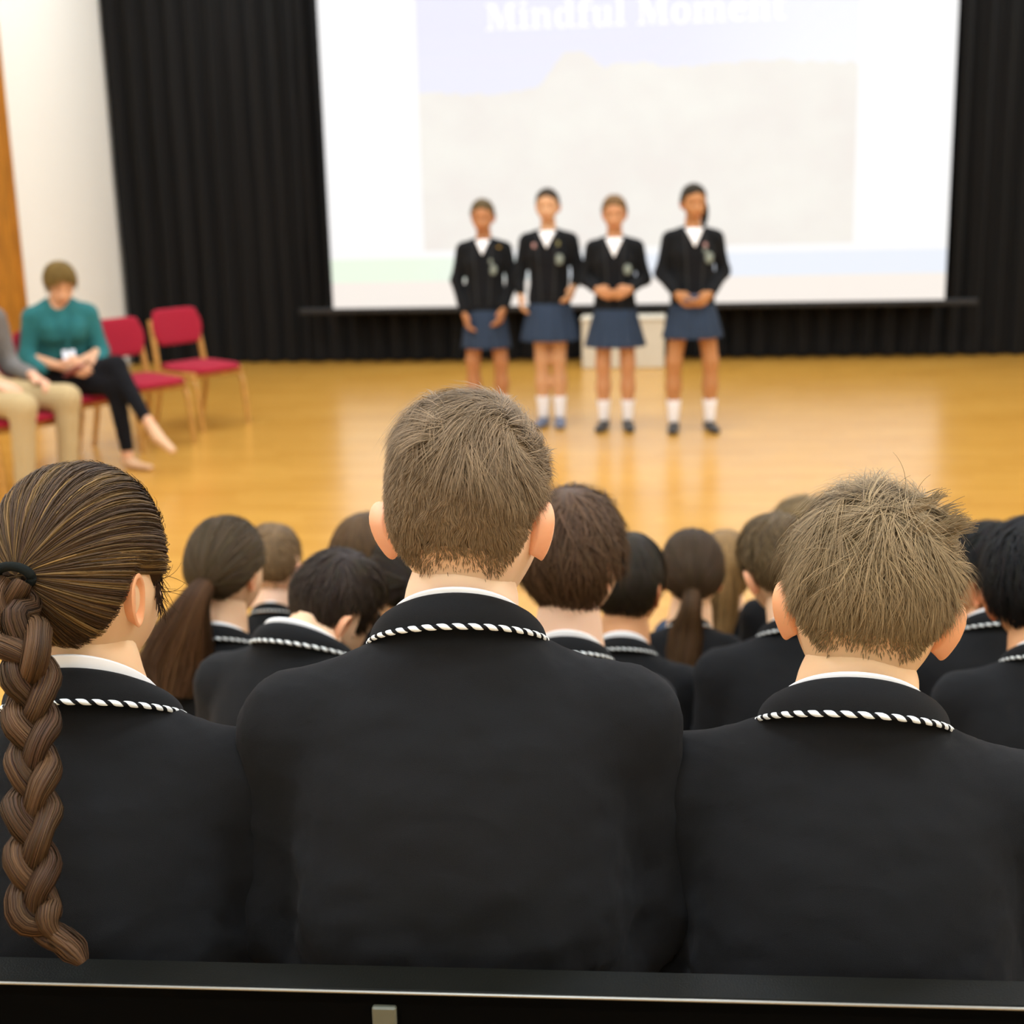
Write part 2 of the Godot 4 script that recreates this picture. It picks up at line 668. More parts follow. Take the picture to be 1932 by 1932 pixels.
# a hand at a wrist, fingers along d, thumb towards th
func add_hand(b: MB, wrist: Vector3, d: Vector3, th: Vector3, right: bool, scale := 0.92) -> void:
	var y := -d.normalized()
	var z := -(th - y * th.dot(y)).normalized()
	var x := y.cross(z)
	var t := Transform3D(Basis(x, y, z) * Basis.from_scale(Vector3(1 if right else -1, 1, 1) * scale), wrist)
	b.add(hand_mesh(), t)


# ---------------------------------------------------------------- hair
var LINE_BOY := [[0.0, -0.066], [0.45, -0.070], [0.85, -0.068], [1.12, -0.040], [1.3, 0.012], [1.6, 0.022], [1.78, 0.0], [1.88, -0.03], [2.0, -0.025], [2.15, 0.035], [3.2, 0.068]]
var LINE_NAPE := [[0.0, -0.053], [0.35, -0.056], [0.62, -0.068], [0.85, -0.064], [1.05, -0.036], [1.25, 0.012], [1.6, 0.022], [1.78, 0.0], [1.88, -0.03], [2.0, -0.025], [2.15, 0.035], [3.2, 0.068]]
var LINE_CROP := [[0.0, -0.050], [0.4, -0.048], [0.65, -0.058], [0.85, -0.052], [1.0, -0.030], [1.2, 0.014], [1.6, 0.024], [1.78, 0.0], [1.88, -0.03], [2.0, -0.025], [2.15, 0.035], [3.2, 0.068]]
var LINE_SWEPT := [[0.0, -0.068], [0.5, -0.070], [0.9, -0.052], [1.15, -0.012], [1.3, 0.010], [1.6, 0.012], [1.72, 0.004], [1.85, -0.016], [2.0, -0.018], [2.2, 0.01], [2.5, 0.05], [3.2, 0.072]]
var LINE_GIRL := [[0.0, -0.068], [0.5, -0.070], [0.9, -0.052], [1.2, -0.024], [1.45, -0.004], [1.75, 0.0], [1.95, 0.002], [2.15, 0.040], [3.2, 0.072]]


func hairline(p: Vector3, line: Array) -> float:
	var az := atan2(absf(p.x), p.z)
	for i in range(1, line.size()):
		if az <= line[i][0]:
			return lerpf(line[i - 1][1], line[i][1], (az - line[i - 1][0]) / (line[i][0] - line[i - 1][0]))
	return line[-1][1]


func any_direction(r: RandomNumberGenerator) -> Vector3:
	var y := r.randf_range(-0.85, 1.0)
	var a := r.randf() * TAU
	var s := sqrt(1.0 - y * y)
	return Vector3(s * sin(a), y, s * cos(a))


func ribbon(b: MB, pts: PackedVector3Array, nrs: PackedVector3Array, width: float, root: Color, tip: Color, blunt := 0.15) -> void:
	var last := pts.size() - 1
	for i in last + 1:
		var d := pts[mini(i + 1, last)] - pts[maxi(i - 1, 0)]
		var s := d.cross(nrs[i]).normalized()
		var f := float(i) / last
		var w := width * (0.5 + 0.5 * minf(1.0, f * 4.0)) * lerpf(1.0, blunt, f * f)
		var col := root.lerp(tip, f)
		var k := b.vert(pts[i] - s * w, (nrs[i] - s * 0.7).normalized(), col)
		b.vert(pts[i] + s * w, (nrs[i] + s * 0.7).normalized(), col)
		if i > 0:
			b.quad(k - 2, k - 1, k + 1, k)


# the thick under-layer of the hair
func hair_cap(b: MB, h: Transform3D, line: Array, thick: float, top: float, col: Color, edge := 0.018) -> void:
	var rows := 40
	var cols := 64
	var v0 := b.v.size()
	var t0 := b.t.size()
	var keep := PackedByteArray()
	for r in rows + 1:
		for q in cols + 1:
			var d := direction(PI / 2 - PI * 0.86 * r / rows, TAU * q / cols)
			var p := skull(d)
			var above := p.y - hairline(p, line)
			var o := lerpf(-0.004, lerpf(thick, top, smoothstep(0.0, 0.09, p.y)), smoothstep(-0.002, edge, above))
			keep.append(1 if above > -0.012 else 0)
			var g := 0.86 + 0.14 * wave.get_noise_3d(p.x * 2500.0, p.y * 2500.0, p.z * 2500.0)
			b.vert(h * (p + d * o), Vector3.UP, Color(col.r * g, col.g * g, col.b * g))
	for r in rows:
		for q in cols:
			var i := r * (cols + 1) + q
			if keep[i] + keep[i + 1] + keep[i + cols + 1] + keep[i + cols + 2] > 0:
				b.quad(v0 + i, v0 + i + cols + 1, v0 + i + cols + 2, v0 + i + 1)
	b.smooth(v0, t0)


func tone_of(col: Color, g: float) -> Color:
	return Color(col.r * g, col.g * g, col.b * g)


# cropped or tousled hair that grows away from a crown
func hair_short(b: MB, h: Transform3D, o: Dictionary) -> void:
	var r := RandomNumberGenerator.new()
	r.seed = o.get("seed", 1)
	var line: Array = o.get("line", LINE_BOY)
	var col: Color = o.col
	var crown: Vector3 = (o.get("crown", Vector3(0.2, 0.8, 0.55)) as Vector3).normalized()
	var long: float = o.get("long", 0.035)
	var short: float = o.get("short", 0.012)
	var y0: float = o.get("y0", -0.05)
	var y1: float = o.get("y1", 0.05)
	var lift: float = o.get("lift", 0.008)
	var width: float = o.get("width", 0.0006)
	var swirl: float = o.get("swirl", 0.3)
	var messy: float = o.get("messy", 0.5)
	var fade: float = o.get("fade", 0.02)
	var side: float = o.get("part", 0.0)
	var seed_off := float(o.get("seed", 1)) * 37.0
	hair_cap(b, h, line, o.get("thick", 0.005), o.get("top", 0.012), col, o.get("edge", 0.03))
	var hb := h.basis
	for k in int(o.n):
		var d := any_direction(r)
		var p := skull(d)
		var above := p.y - hairline(p, line)
		if r.randf() > pow(clampf((above + 0.003) / fade, 0.0, 1.0), 1.3):
			continue
		if d.z < -0.75 and r.randf() < 0.6:
			continue
		var up := smoothstep(y0 + side * p.x, y1 + side * p.x, p.y)
		var length := lerpf(short, long, up) * r.randf_range(0.75, 1.2) * lerpf(0.3, 1.0, smoothstep(0.0, 0.05, above))
		var g1 := wave.get_noise_3d(p.x * 5200.0 + seed_off, p.y * 5200.0, p.z * 5200.0)
		var g2 := wave.get_noise_3d(p.x * 5200.0, p.y * 5200.0 + 900.0 + seed_off, p.z * 5200.0)
		var size := lerpf(0.006, o.get("clump", 0.011), up)
		var cell := Vector3i((p / size + Vector3(g1, g2, -g1) * 0.9).floor())
		var ha := hash(cell)
		var c1 := float(ha % 1000) / 500.0 - 1.0
		var c2 := float((ha / 1000) % 1000) / 500.0 - 1.0
		var tuft: float = o.get("tuft", 0.5) * lerpf(0.35, 1.0, up)
		length *= 1.0 + 0.25 * c1 * tuft
		var crown_k := (crown + Vector3(c1, c2, -c1) * 0.22 * tuft).normalized()
		var steps := 4 if up > 0.3 else 3
		var pts := PackedVector3Array()
		var nrs := PackedVector3Array()
		var tall := lift * lerpf(0.5, 1.0, up) * (1.0 + 0.8 * g2 * messy) * r.randf_range(0.5, 1.3) * (1.0 + 0.9 * c2 * tuft)
		var base := lerpf(o.get("thick", 0.005), o.get("top", 0.012), smoothstep(0.0, 0.09, p.y)) * smoothstep(-0.002, 0.03, above) - 0.001
		var spin := swirl + g1 * messy * 2.0 + r.randf_range(-0.2, 0.2) + c1 * tuft * 0.9
		var cd := d
		for s in steps + 1:
			var f := float(s) / steps
			var sp := skull(cd)
			pts.append(h * (sp + cd * (base + tall * f * (1.3 - 0.5 * f))))
			nrs.append((hb * cd).normalized())
			var away := (cd * cd.dot(crown_k) - crown_k)
			if away.length_squared() < 1e-4:
				away = Vector3(1, 0, 0.3)
			away = away.normalized()
			away = (away + Vector3(0, -0.25, 0)).normalized()
			away = away.rotated(cd, spin * (1.0 - 0.5 * f))
			cd = (cd + away * (length / steps / 0.1)).normalized()
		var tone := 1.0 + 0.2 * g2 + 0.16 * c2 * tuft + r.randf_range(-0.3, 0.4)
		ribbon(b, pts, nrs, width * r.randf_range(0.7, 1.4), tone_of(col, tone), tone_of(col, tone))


# hair drawn back to a tie
func hair_pulled(b: MB, h: Transform3D, o: Dictionary) -> void:
	var r := RandomNumberGenerator.new()
	r.seed = o.get("seed", 1)
	var line: Array = o.get("line", LINE_GIRL)
	var col: Color = o.col
	var bright: Color = o.get("bright", tone_of(col, 1.8))
	var tie: Vector3 = (o.tie as Vector3).normalized()
	var width: float = o.get("width", 0.0007)
	var thick: float = o.get("thick", 0.009)
	hair_cap(b, h, line, thick - 0.002, thick + 0.002, col, 0.02)
	var side := tie.cross(Vector3.UP).normalized()
	var up := side.cross(tie)
	var hb := h.basis
	var seed_off := float(o.get("seed", 1)) * 53.0
	for k in int(o.n):
		var d := any_direction(r)
		var p := skull(d)
		var above := p.y - hairline(p, line)
		if above < -0.002 + 0.004 * r.randf():
			continue
		var ang := atan2(d.dot(side), d.dot(up))
		var arc := d.angle_to(tie)
		if arc < 0.1:
			continue
		var axis := d.cross(tie).normalized()
		var go := minf(arc, r.randf_range(0.5, 1.4))
		var steps := 6
		var pts := PackedVector3Array()
		var nrs := PackedVector3Array()
		var g := wave.get_noise_2d(ang * 900.0 + seed_off, arc * 60.0)
		var g2 := wave.get_noise_2d(ang * 2600.0 + seed_off, arc * 160.0 + 500.0)
		var level := thick + 0.004 * g2 + r.randf_range(-0.0015, 0.003)
		for s in steps + 1:
			var f := float(s) / steps
			var cd := d.rotated(axis, go * f)
			var sp := skull(cd)
			var a2 := sp.y - hairline(sp, line)
			if a2 < -0.004:
				pts.clear()
				break
			var edge := smoothstep(-0.004, 0.02, a2)
			pts.append(h * (sp + cd * (level * edge + 0.0005 + 0.0015 * sin(f * PI) * (1.0 + g2) + 0.008 * exp(-pow(cd.angle_to(tie) / 0.25, 2.0)))))
			nrs.append((hb * cd).normalized())
		if pts.is_empty():
			continue
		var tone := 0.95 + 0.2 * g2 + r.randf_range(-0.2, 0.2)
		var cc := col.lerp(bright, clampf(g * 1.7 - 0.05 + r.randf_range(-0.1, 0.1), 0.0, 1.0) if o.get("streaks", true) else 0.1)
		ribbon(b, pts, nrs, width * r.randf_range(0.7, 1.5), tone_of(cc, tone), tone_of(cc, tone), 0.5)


# a lock of hair along a path: a soft core and the strands on it
func lock(b: MB, pts: Array, radii: Array, n: int, col: Color, width := 0.0007, seed_ := 1, frizz := 0.1, spread := 1.0) -> void:
	var r := RandomNumberGenerator.new()
	r.seed = seed_
	var last := pts.size() - 1
	var v0 := b.v.size()
	b.tint = col
	var rr := []
	for x in radii:
		rr.append(x * 0.86)
	b.tube(pts, rr, 12)
	var xs := []
	var ys := []
	var lastx := Vector3.ZERO
	for i in last + 1:
		var d: Vector3 = (pts[mini(i + 1, last)] - pts[maxi(i - 1, 0)]).normalized()
		var x: Vector3 = d.cross(Vector3.UP if absf(d.y) < 0.9 else Vector3.RIGHT).normalized() if lastx == Vector3.ZERO else (lastx - d * lastx.dot(d)).normalized()
		lastx = x
		xs.append(x)
		ys.append(d.cross(x))
	for k in n:
		var a := r.randf() * TAU
		var tw := r.randf_range(-0.5, 0.5) * spread
		var i0 := 0 if r.randf() < 0.6 else r.randi_range(0, last / 2)
		var i1 := last if r.randf() < 0.7 else r.randi_range(i0 + 2, last)
		i1 = maxi(i1, mini(i0 + 2, last))
		var q := PackedVector3Array()
		var nr := PackedVector3Array()
		var out := r.randf_range(0.92, 1.0 + frizz)
		for i in range(i0, i1 + 1):
			var an := a + tw * float(i) / last
			var o: Vector3 = xs[i] * cos(an) + ys[i] * sin(an)
			q.append(pts[i] + o * radii[mini(i, radii.size() - 1)] * out)
			nr.append(o)
		if q.size() < 2:
			continue
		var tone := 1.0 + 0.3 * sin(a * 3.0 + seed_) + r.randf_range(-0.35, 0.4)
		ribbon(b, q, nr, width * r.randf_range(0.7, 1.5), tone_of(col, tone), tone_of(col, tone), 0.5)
	b.tint = Color.WHITE


func spline(pts: Array, n: int) -> Array:
	var c := Curve3D.new()
	for i in pts.size():
		var d: Vector3 = (pts[mini(i + 1, pts.size() - 1)] - pts[maxi(i - 1, 0)]) / 6.0
		c.add_point(pts[i], -d, d)
	var out := []
	for k in n + 1:
		out.append(c.sample_baked(c.get_baked_length() * k / n, true))
	return out


func along(vals: Array, n: int) -> Array:
	var out := []
	for k in n + 1:
		var f := float(k) / n * (vals.size() - 1)
		var i := mini(int(f), vals.size() - 2)
		out.append(lerpf(vals[i], vals[i + 1], f - i))
	return out


# three hanks plaited down a path
func braid(b: MB, path: Array, wide: float, pitch: float, col: Color, bright: Color) -> void:
	var c := Curve3D.new()
	for i in path.size():
		var d: Vector3 = (path[mini(i + 1, path.size() - 1)] - path[maxi(i - 1, 0)]) / 6.0
		c.add_point(path[i], -d, d)
	var length := c.get_baked_length()
	var steps := int(length / 0.005)
	for hank in 3:
		var pts := []
		var rad := []
		for k in steps + 1:
			var s := length * k / steps
			var t := TAU * s / (pitch * 3.0) + TAU * hank / 3.0
			var p := c.sample_baked(s, true)
			var q := c.sample_baked(minf(s + 0.01, length), true)
			var p2 := c.sample_baked(maxf(s - 0.01, 0.0), true)
			var d := (q - p2).normalized()
			var x := d.cross(Vector3.BACK).normalized() * -1.0
			var z := x.cross(d).normalized()
			var taper := lerpf(1.0, 0.82, s / length) * (0.8 + 0.2 * smoothstep(0.0, 0.04, s)) * lerpf(0.45, 1.0, smoothstep(0.0, 0.035, length - s)) * (1.0 + 0.12 * wave.get_noise_2d(s * 3000.0, hank * 500.0))
			pts.append(p + x * (sin(t) * wide * 0.52 * taper) + z * (sin(2.0 * t) * wide * 0.30 * taper))
			rad.append(wide * (0.36 + 0.08 * wave.get_noise_2d(s * 2500.0, hank * 700.0 + 99.0)) * taper)
		lock(b, pts, rad, 420, col.lerp(bright, 0.12 + 0.12 * hank), 0.0006, 70 + hank, 0.24, 3.0)


	var end: Vector3 = path[-1]
	var go: Vector3 = (path[-1] - path[-2]).normalized()
	lock(b, spline([end - go * 0.012, end + go * 0.006, end + go * 0.014 + Vector3(0, -0.002, 0), end + go * 0.020 + Vector3(0, -0.006, 0)], 10), along([0.008, 0.0085, 0.009, 0.004], 10), 220, col.lerp(bright, 0.3), 0.0006, 79, 0.5)


# ---------------------------------------------------------------- clothes of the pupils
# the torso hangs from the neck's foot at the origin; the pupil looks along -z
func torso_bones(wide := 1.0) -> Array:
	var b := []
	var Z := Vector3.BACK
	b.append(bone(Vector3(0, -0.245, 0.075), Vector3(0, -0.31, 0.092), 0.143 * wide, 0.146 * wide, 0.66, Z))
	both(b, Vector3(0.075 * wide, -0.172, 0.048), Vector3(0.07 * wide, -0.31, 0.095), 0.080, 0.088, 0.86, Z)
	b.append(bone(Vector3(0, -0.31, 0.092), Vector3(0, -0.46, 0.115), 0.144 * wide, 0.136 * wide, 0.70, Z))
	b.append(bone(Vector3(0, -0.46, 0.115), Vector3(0, -0.57, 0.10), 0.140 * wide, 0.172 * wide, 0.70, Z))
	b.append(bone(Vector3(0, -0.076, 0.038), Vector3(0, -0.20, 0.072), 0.058, 0.085))
	both(b, Vector3(0.042, -0.092, 0.036), Vector3(0.07, -0.20, 0.065), 0.050, 0.068)
	both(b, Vector3(0.125 * wide, -0.40, 0.07), Vector3(0.12 * wide, -0.54, 0.06), 0.058, 0.07)
	both(b, Vector3(0.045, -0.092, 0.010), Vector3(0.105 * wide, -0.124, 0.022), 0.034, 0.040)
	both(b, Vector3(0.10 * wide, -0.126, 0.028), Vector3(0.163 * wide, -0.148, 0.024), 0.042, 0.050)
	return b


func arm_bones(b: Array, wide := 1.0) -> void:
	both(b, Vector3(0.168 * wide, -0.152, 0.022), Vector3(0.184 * wide, -0.36, 0.035), 0.054, 0.048)
	both(b, Vector3(0.186 * wide, -0.36, 0.035), Vector3(0.085, -0.50, -0.19), 0.046, 0.036)


# the turned-down collar of a blazer round the neck's foot at the origin: outer fall, inner stand
func collar_point(a: float, s: float, dip: float) -> Vector3:
	# a runs round from the back (0); s from the fold (0) to the edge (1); below 0 it is the stand inside
	var back := cos(a)
	var fold := Vector3(sin(a) * 0.072, 0.006 - (0.040 + dip) * (1.0 - back), back * 0.066 + 0.002)
	if s < 0.0:
		return fold * Vector3(0.95, 1, 0.95) + Vector3(0, s * 0.03, 0)
	var edge := Vector3(sin(a) * 0.092, -0.024 - 0.050 * (1.0 - back), back * 0.094 + 0.001)
	var p := fold.lerp(edge, s)
	var bulge := sin(s * PI) * 0.005
	return p + Vector3(sin(a), 0.55, back) * bulge + Vector3(0, 0.004 * sin(minf(s * 6.0, PI / 2.0)), 0)


const COLLAR_REACH := 1.95


func collar_mesh(dip := 0.012) -> MB:
	var b := MB.new()
	var rings := []
	for k in 45:
		var a := lerpf(-COLLAR_REACH, COLLAR_REACH, k / 44.0)
		var ring := PackedVector3Array()
		for s in 9:
			ring.append(collar_point(a, s / 8.0, dip))
		ring.append(collar_point(a, 1.0, dip) + Vector3(0, -0.003, -0.002 * cos(a)))
		for s in range(7, -1, -1):
			ring.append(collar_point(a, s / 8.0, dip) - Vector3(sin(a), 0.6, cos(a)) * 0.003)
		ring.append(collar_point(a, -0.6, dip))
		ring.append(collar_point(a, -1.0, dip))
		ring.append(collar_point(a, -1.0, dip) * Vector3(0.97, 1, 0.97))
		ring.append(collar_point(a, -0.1, dip) * Vector3(0.97, 1, 0.97) + Vector3(0, 0.001, 0))
		rings.append(ring)
	b.loft(rings, true, true, true, true)
	return b


func shirt_mesh(rise: float, dip := 0.012) -> MB:
	var b := MB.new()
	var rings := []
	for k in 41:
		var a := lerpf(-2.4, 2.4, k / 40.0)
		var back := cos(a)
		var r := Vector3(sin(a) * 0.0675, 0, back * 0.0625 + 0.001)
		var y := 0.006 - (0.040 + dip) * (1.0 - back) + rise * (0.35 + 0.65 * maxf(back, 0.0))
		var n := Vector3(sin(a), 0, back)
		rings.append(PackedVector3Array([r + n * 0.003 + Vector3(0, y - 0.03, 0), r + n * 0.003 + Vector3(0, y - 0.002, 0), r + n * 0.001 + Vector3(0, y, 0), r + Vector3(0, y - 0.002, 0), r + Vector3(0, y - 0.03, 0)]))
	b.loft(rings, true, true, true, true)
	return b


# the cord sewn on a collar's edge; white dashes of its second ply, each of its own
func cord_frame(a: float) -> Array:
	var p := collar_point(a, 1.0, 0.012)
	var d := (collar_point(a + 0.01, 1.0, 0.012) - collar_point(a - 0.01, 1.0, 0.012)).normalized()
	var out := Vector3(sin(a), 0.45, cos(a)).normalized()
	out = (out - d * out.dot(d)).normalized()
	return [p, d, out]


func cord_core() -> MB:
	var b := MB.new()
	var pts := []
	for k in 61:
		pts.append(cord_frame(lerpf(-COLLAR_REACH, COLLAR_REACH, k / 60.0))[0])
	b.tube(pts, [0.0025], 8)
	return b


func cord_dash(a: float, span: float) -> MB:
	var b := MB.new()
	var cols := 6
	var rows := 6
	for i in rows + 1:
		var v := lerpf(-1.35, 1.35, float(i) / rows)
		for j in cols + 1:
			var u := float(j) / cols - 0.5
			var f := cord_frame(a + span * (u * 0.60 - v * 0.17))
			var d: Vector3 = f[1]
			var o: Vector3 = f[2]
			var s := o.cross(d)
			var nr := o * cos(v) + s * sin(v)
			var puff := 0.0026 + 0.0006 * sqrt(maxf(0.0, 1.0 - pow(absf(u) * 2.0, 3.0)))
			b.vert(f[0] + nr * puff, nr)
	for i in rows:
		for j in cols:
			var k := i * (cols + 1) + j
			b.quad(k, k + cols + 1, k + cols + 2, k + 1)
	if true:
		b.smooth(0, 0)
		if b.n[0].dot(b.v[0] - (cord_frame(a)[0] as Vector3)) < 0.0:
			for i in b.n.size():
				b.n[i] = -b.n[i]
			for i in range(0, b.t.size(), 3):
				var x := b.t[i + 1]
				b.t[i + 1] = b.t[i + 2]
				b.t[i + 2] = x
	return b


const DASHES := 24


func dress_collar(parent: Node3D, x: Transform3D, rise: float, fine: bool, blazer: Material, cord: Material) -> void:
	if not shared.has("collar"):
		shared.collar = collar_mesh().mesh()
		shared.cord = cord_core().mesh()
		var all := MB.new()
		shared.dashes = []
		for k in DASHES:
			var d := cord_dash(lerpf(-COLLAR_REACH + 0.06, COLLAR_REACH - 0.06, k / float(DASHES - 1)), (COLLAR_REACH * 2.0 - 0.12) / (DASHES - 1))
			shared.dashes.append(d.mesh())
			all.add(d)
		shared.all_dashes = all.mesh()
	var c := put("collar", shared.collar, blazer, parent)
	c.transform = x
	var w := put("shirt_collar", shirt_mesh(rise).mesh(), M.shirt, parent, "white shirt collar")
	w.transform = x
	put("piping", shared.cord, M.cord, c, "black twisted cord piping")
	if fine:
		for d in shared.dashes:
			put("piping_dash", d, cord, c)
	else:
		put("piping_dashes", shared.all_dashes, cord, c, "white dashes of the twisted piping")


func pupil_node(label: String, at: Vector3, turn: float, group: String) -> Node3D:
	return thing("person", label, "person", at, turn, group)


# legs: on a bench with the feet on the floor, or crossed on the floor
func bench_legs(seat: float) -> Array:
	var b := []
	both(b, Vector3(0.075, seat + 0.085, 0.10), Vector3(0.105, seat + 0.065, -0.33), 0.083, 0.064)
	both(b, Vector3(0.105, seat + 0.06, -0.34), Vector3(0.11, 0.10, -0.36), 0.060, 0.046)
	return b


func floor_legs() -> Array:
	var b := []
	both(b, Vector3(0.07, 0.09, 0.06), Vector3(0.16, 0.16, -0.20), 0.075, 0.058)
	both(b, Vector3(0.16, 0.155, -0.20), Vector3(-0.05, 0.055, -0.24), 0.052, 0.04)
	return b


func slim(bones: Array, f: float) -> Array:
	var out := []
	for b in bones:
		out.append([b[0], b[1], b[2] * f, b[3] * f, b[4], b[5]])
	return out


func shoe_mesh() -> MB:
	if not shared.has("shoe"):
		var U := Vector3.UP
		shared.shoe = net([bone(Vector3(0, 0.034, 0.045), Vector3(0, 0.03, -0.03), 0.036, 0.036, 0.9, U), bone(Vector3(0, 0.026, -0.03), Vector3(0.003, 0.02, -0.135), 0.038, 0.034, 0.62, U), bone(Vector3(0, 0.05, 0.03), Vector3(0, 0.075, 0.025), 0.032, 0.034)], 0.010, 160.0)
	return shared.shoe


# one pupil of the audience. o: label, group, at (floor point below the neck), neck (height of the neck's foot), seat, turn, wide, head (x, y, z from the neck's foot, in the pupil's axes), yaw, pitch, roll, skin, hair...
func pupil(o: Dictionary) -> Node3D:
	var root := pupil_node(o.label, o.at, o.get("turn", 0.0), o.get("group", "pupils in the audience"))
	var foot := Vector3(0, o.neck, 0)
	var front: bool = o.get("front", false)
	var seat: float = o.get("seat", 0.0)
	var s: float = o.get("scale", (o.neck - seat - (0.0 if seat > 0.0 else 0.03)) / 0.66)
	var wide: float = o.get("wide", 1.0)
	var lean: float = o.get("lean", 0.0)
	var hang := Transform3D(Basis(Vector3.RIGHT, lean) * Basis.from_scale(Vector3.ONE * s), foot)
	# blazer
	var key := "blazer%.2f%s" % [wide, front]
	if not shared.has(key):
		var tb := torso_bones(wide)
		arm_bones(tb, wide)
		shared[key] = net(tb, 0.0085 if front else 0.015, 75.0, 0.0035 if front else 0.003).mesh()
	var blazer: Material = o.get("cloth", M.blazer)
	var bl := put("blazer", shared[key], blazer, root)
	bl.transform = hang
	dress_collar(root, Transform3D(Basis(Vector3.RIGHT, lean) * Basis.from_scale(Vector3.ONE * o.get("collar", s)), foot), o.get("rise", 0.006), front, blazer, M.cord_white)
	# legs
	if seat > 0.0:
		var lk := "bench_legs%.2f" % seat
		if not shared.has(lk):
			shared[lk] = net(bench_legs(seat), 0.018, 70.0).mesh()
		put("skirt" if o.get("girl", false) else "trousers", shared[lk], M.skirt if o.get("girl", false) else M.trousers, root)
		for sd in [-1.0, 1.0]:
			var sh := put("shoe", shoe_mesh().mesh() if not shared.has("shoe_m") else shared.shoe_m, M.shoe, root)
			shared.shoe_m = sh.mesh
			sh.position = Vector3(sd * 0.11, 0.0, -0.37)
	else:
		if not shared.has("floor_legs"):
			shared.floor_legs = net(floor_legs(), 0.02, 70.0).mesh()
		put("skirt" if o.get("girl", false) else "trousers", shared.floor_legs, M.skirt if o.get("girl", false) else M.trousers, root)
	# the figure itself: head, neck, a slim trunk and arms under the cloth, hands in the lap
	var b := MB.new()
	var h := Transform3D(Basis.from_euler(Vector3(-o.get("pitch", 0.0), -o.get("yaw", 0.0), -o.get("roll", 0.0)), EULER_ORDER_YXZ), foot + (o.head as Vector3))
	var hs: float = o.get("head_scale", 1.0)
	add_head(b, h, foot + Vector3(0, -0.06, 0.0), o.get("neck_r", 0.058), o.get("ears", 0.5), hs)
	if not shared.has("trunk"):
		var tb2 := torso_bones(1.0)
		arm_bones(tb2, 1.0)
		tb2 = slim(tb2, 0.72)
		tb2.append(bone(Vector3(0, -0.03, -0.005), Vector3(0, -0.12, 0.03), 0.036, 0.045))
		shared.trunk = net(tb2, 0.024, 62.0)
	b.add(shared.trunk, hang)
	for sd in [-1.0, 1.0]:
		add_hand(b, hang * Vector3(sd * 0.080, -0.505, -0.20), Vector3(-sd * 0.45, -0.25, -0.8), Vector3(-sd * 0.2, 0.9, -0.2), sd > 0.0, 0.9)
	put("body", b.mesh(true), o.skin, root)
	# hair
	var hb := MB.new()
	var hh := h * Transform3D(Basis.from_scale(Vector3.ONE * hs), Vector3.ZERO)
	for style in o.hair:
		if style.kind == "short":
			hair_short(hb, hh, style)
		elif style.kind == "pulled":
			hair_pulled(hb, hh, style)
		elif style.kind == "lock":
			var pts := []
			for p in style.path:
				pts.append(hh * (p as Vector3))
			pts = spline(pts, style.get("steps", 14))
			lock(hb, pts, along(style.radii, style.get("steps", 14)), style.n, style.col, style.get("width", 0.0012), style.get("seed", 1), style.get("frizz", 0.15))
	put("hair", hb.mesh(true), M.hair, root)
	root.set_meta("head_at", hh)
	return root


# ---------------------------------------------------------------- the place
func _ready() -> void:
	rng.seed = 7
	wave.seed = 3
	wave.frequency = 0.01
	wave.fractal_octaves = 3
	camera_and_light()
	materials()
	room()
	stage()
	seating()
	front_row()
	rows_behind()
	speakers()
	adults()


func camera_and_light() -> void:
	var yaw := deg_to_rad(6.896)
	var pitch := deg_to_rad(13.28)
	var roll := deg_to_rad(1.429)
	var f := Vector3(-sin(yaw) * cos(pitch), -sin(pitch), -cos(yaw) * cos(pitch))
	var r := f.cross(Vector3.UP).normalized()
	var u := r.cross(f)
	var cam := Camera3D.new()
	cam.name = "camera"
	add_child(cam)
	cam.transform = Transform3D(Basis(r * cos(roll) - u * sin(roll), u * cos(roll) + r * sin(roll), -f), Vector3(0, 1.6, 0))
	cam.near = 0.05
	cam.far = 100.0
	var at := CameraAttributesPhysical.new()
	at.frustum_focal_length = 32.0255
	at.frustum_focus_distance = 1.36
	at.exposure_aperture = 3.5
	cam.attributes = at
	cam.fov = 41.082
	cam.current = true
	var env := Environment.new()
	env.background_mode = Environment.BG_COLOR
	env.background_color = Color.BLACK
	env.tonemap_mode = Environment.TONE_MAPPER_LINEAR
	env.tonemap_exposure = 1.0
	env.sdfgi_enabled = true
	env.ssao_enabled = true
	env.ssil_enabled = true
	var we := WorldEnvironment.new()
	we.name = "world_environment"
	we.environment = env
	add_child(we)


const LEFT := -5.37
const RIGHT := 4.6
const BACK := -13.2
const REAR := 3.2
const HIGH := 5.2


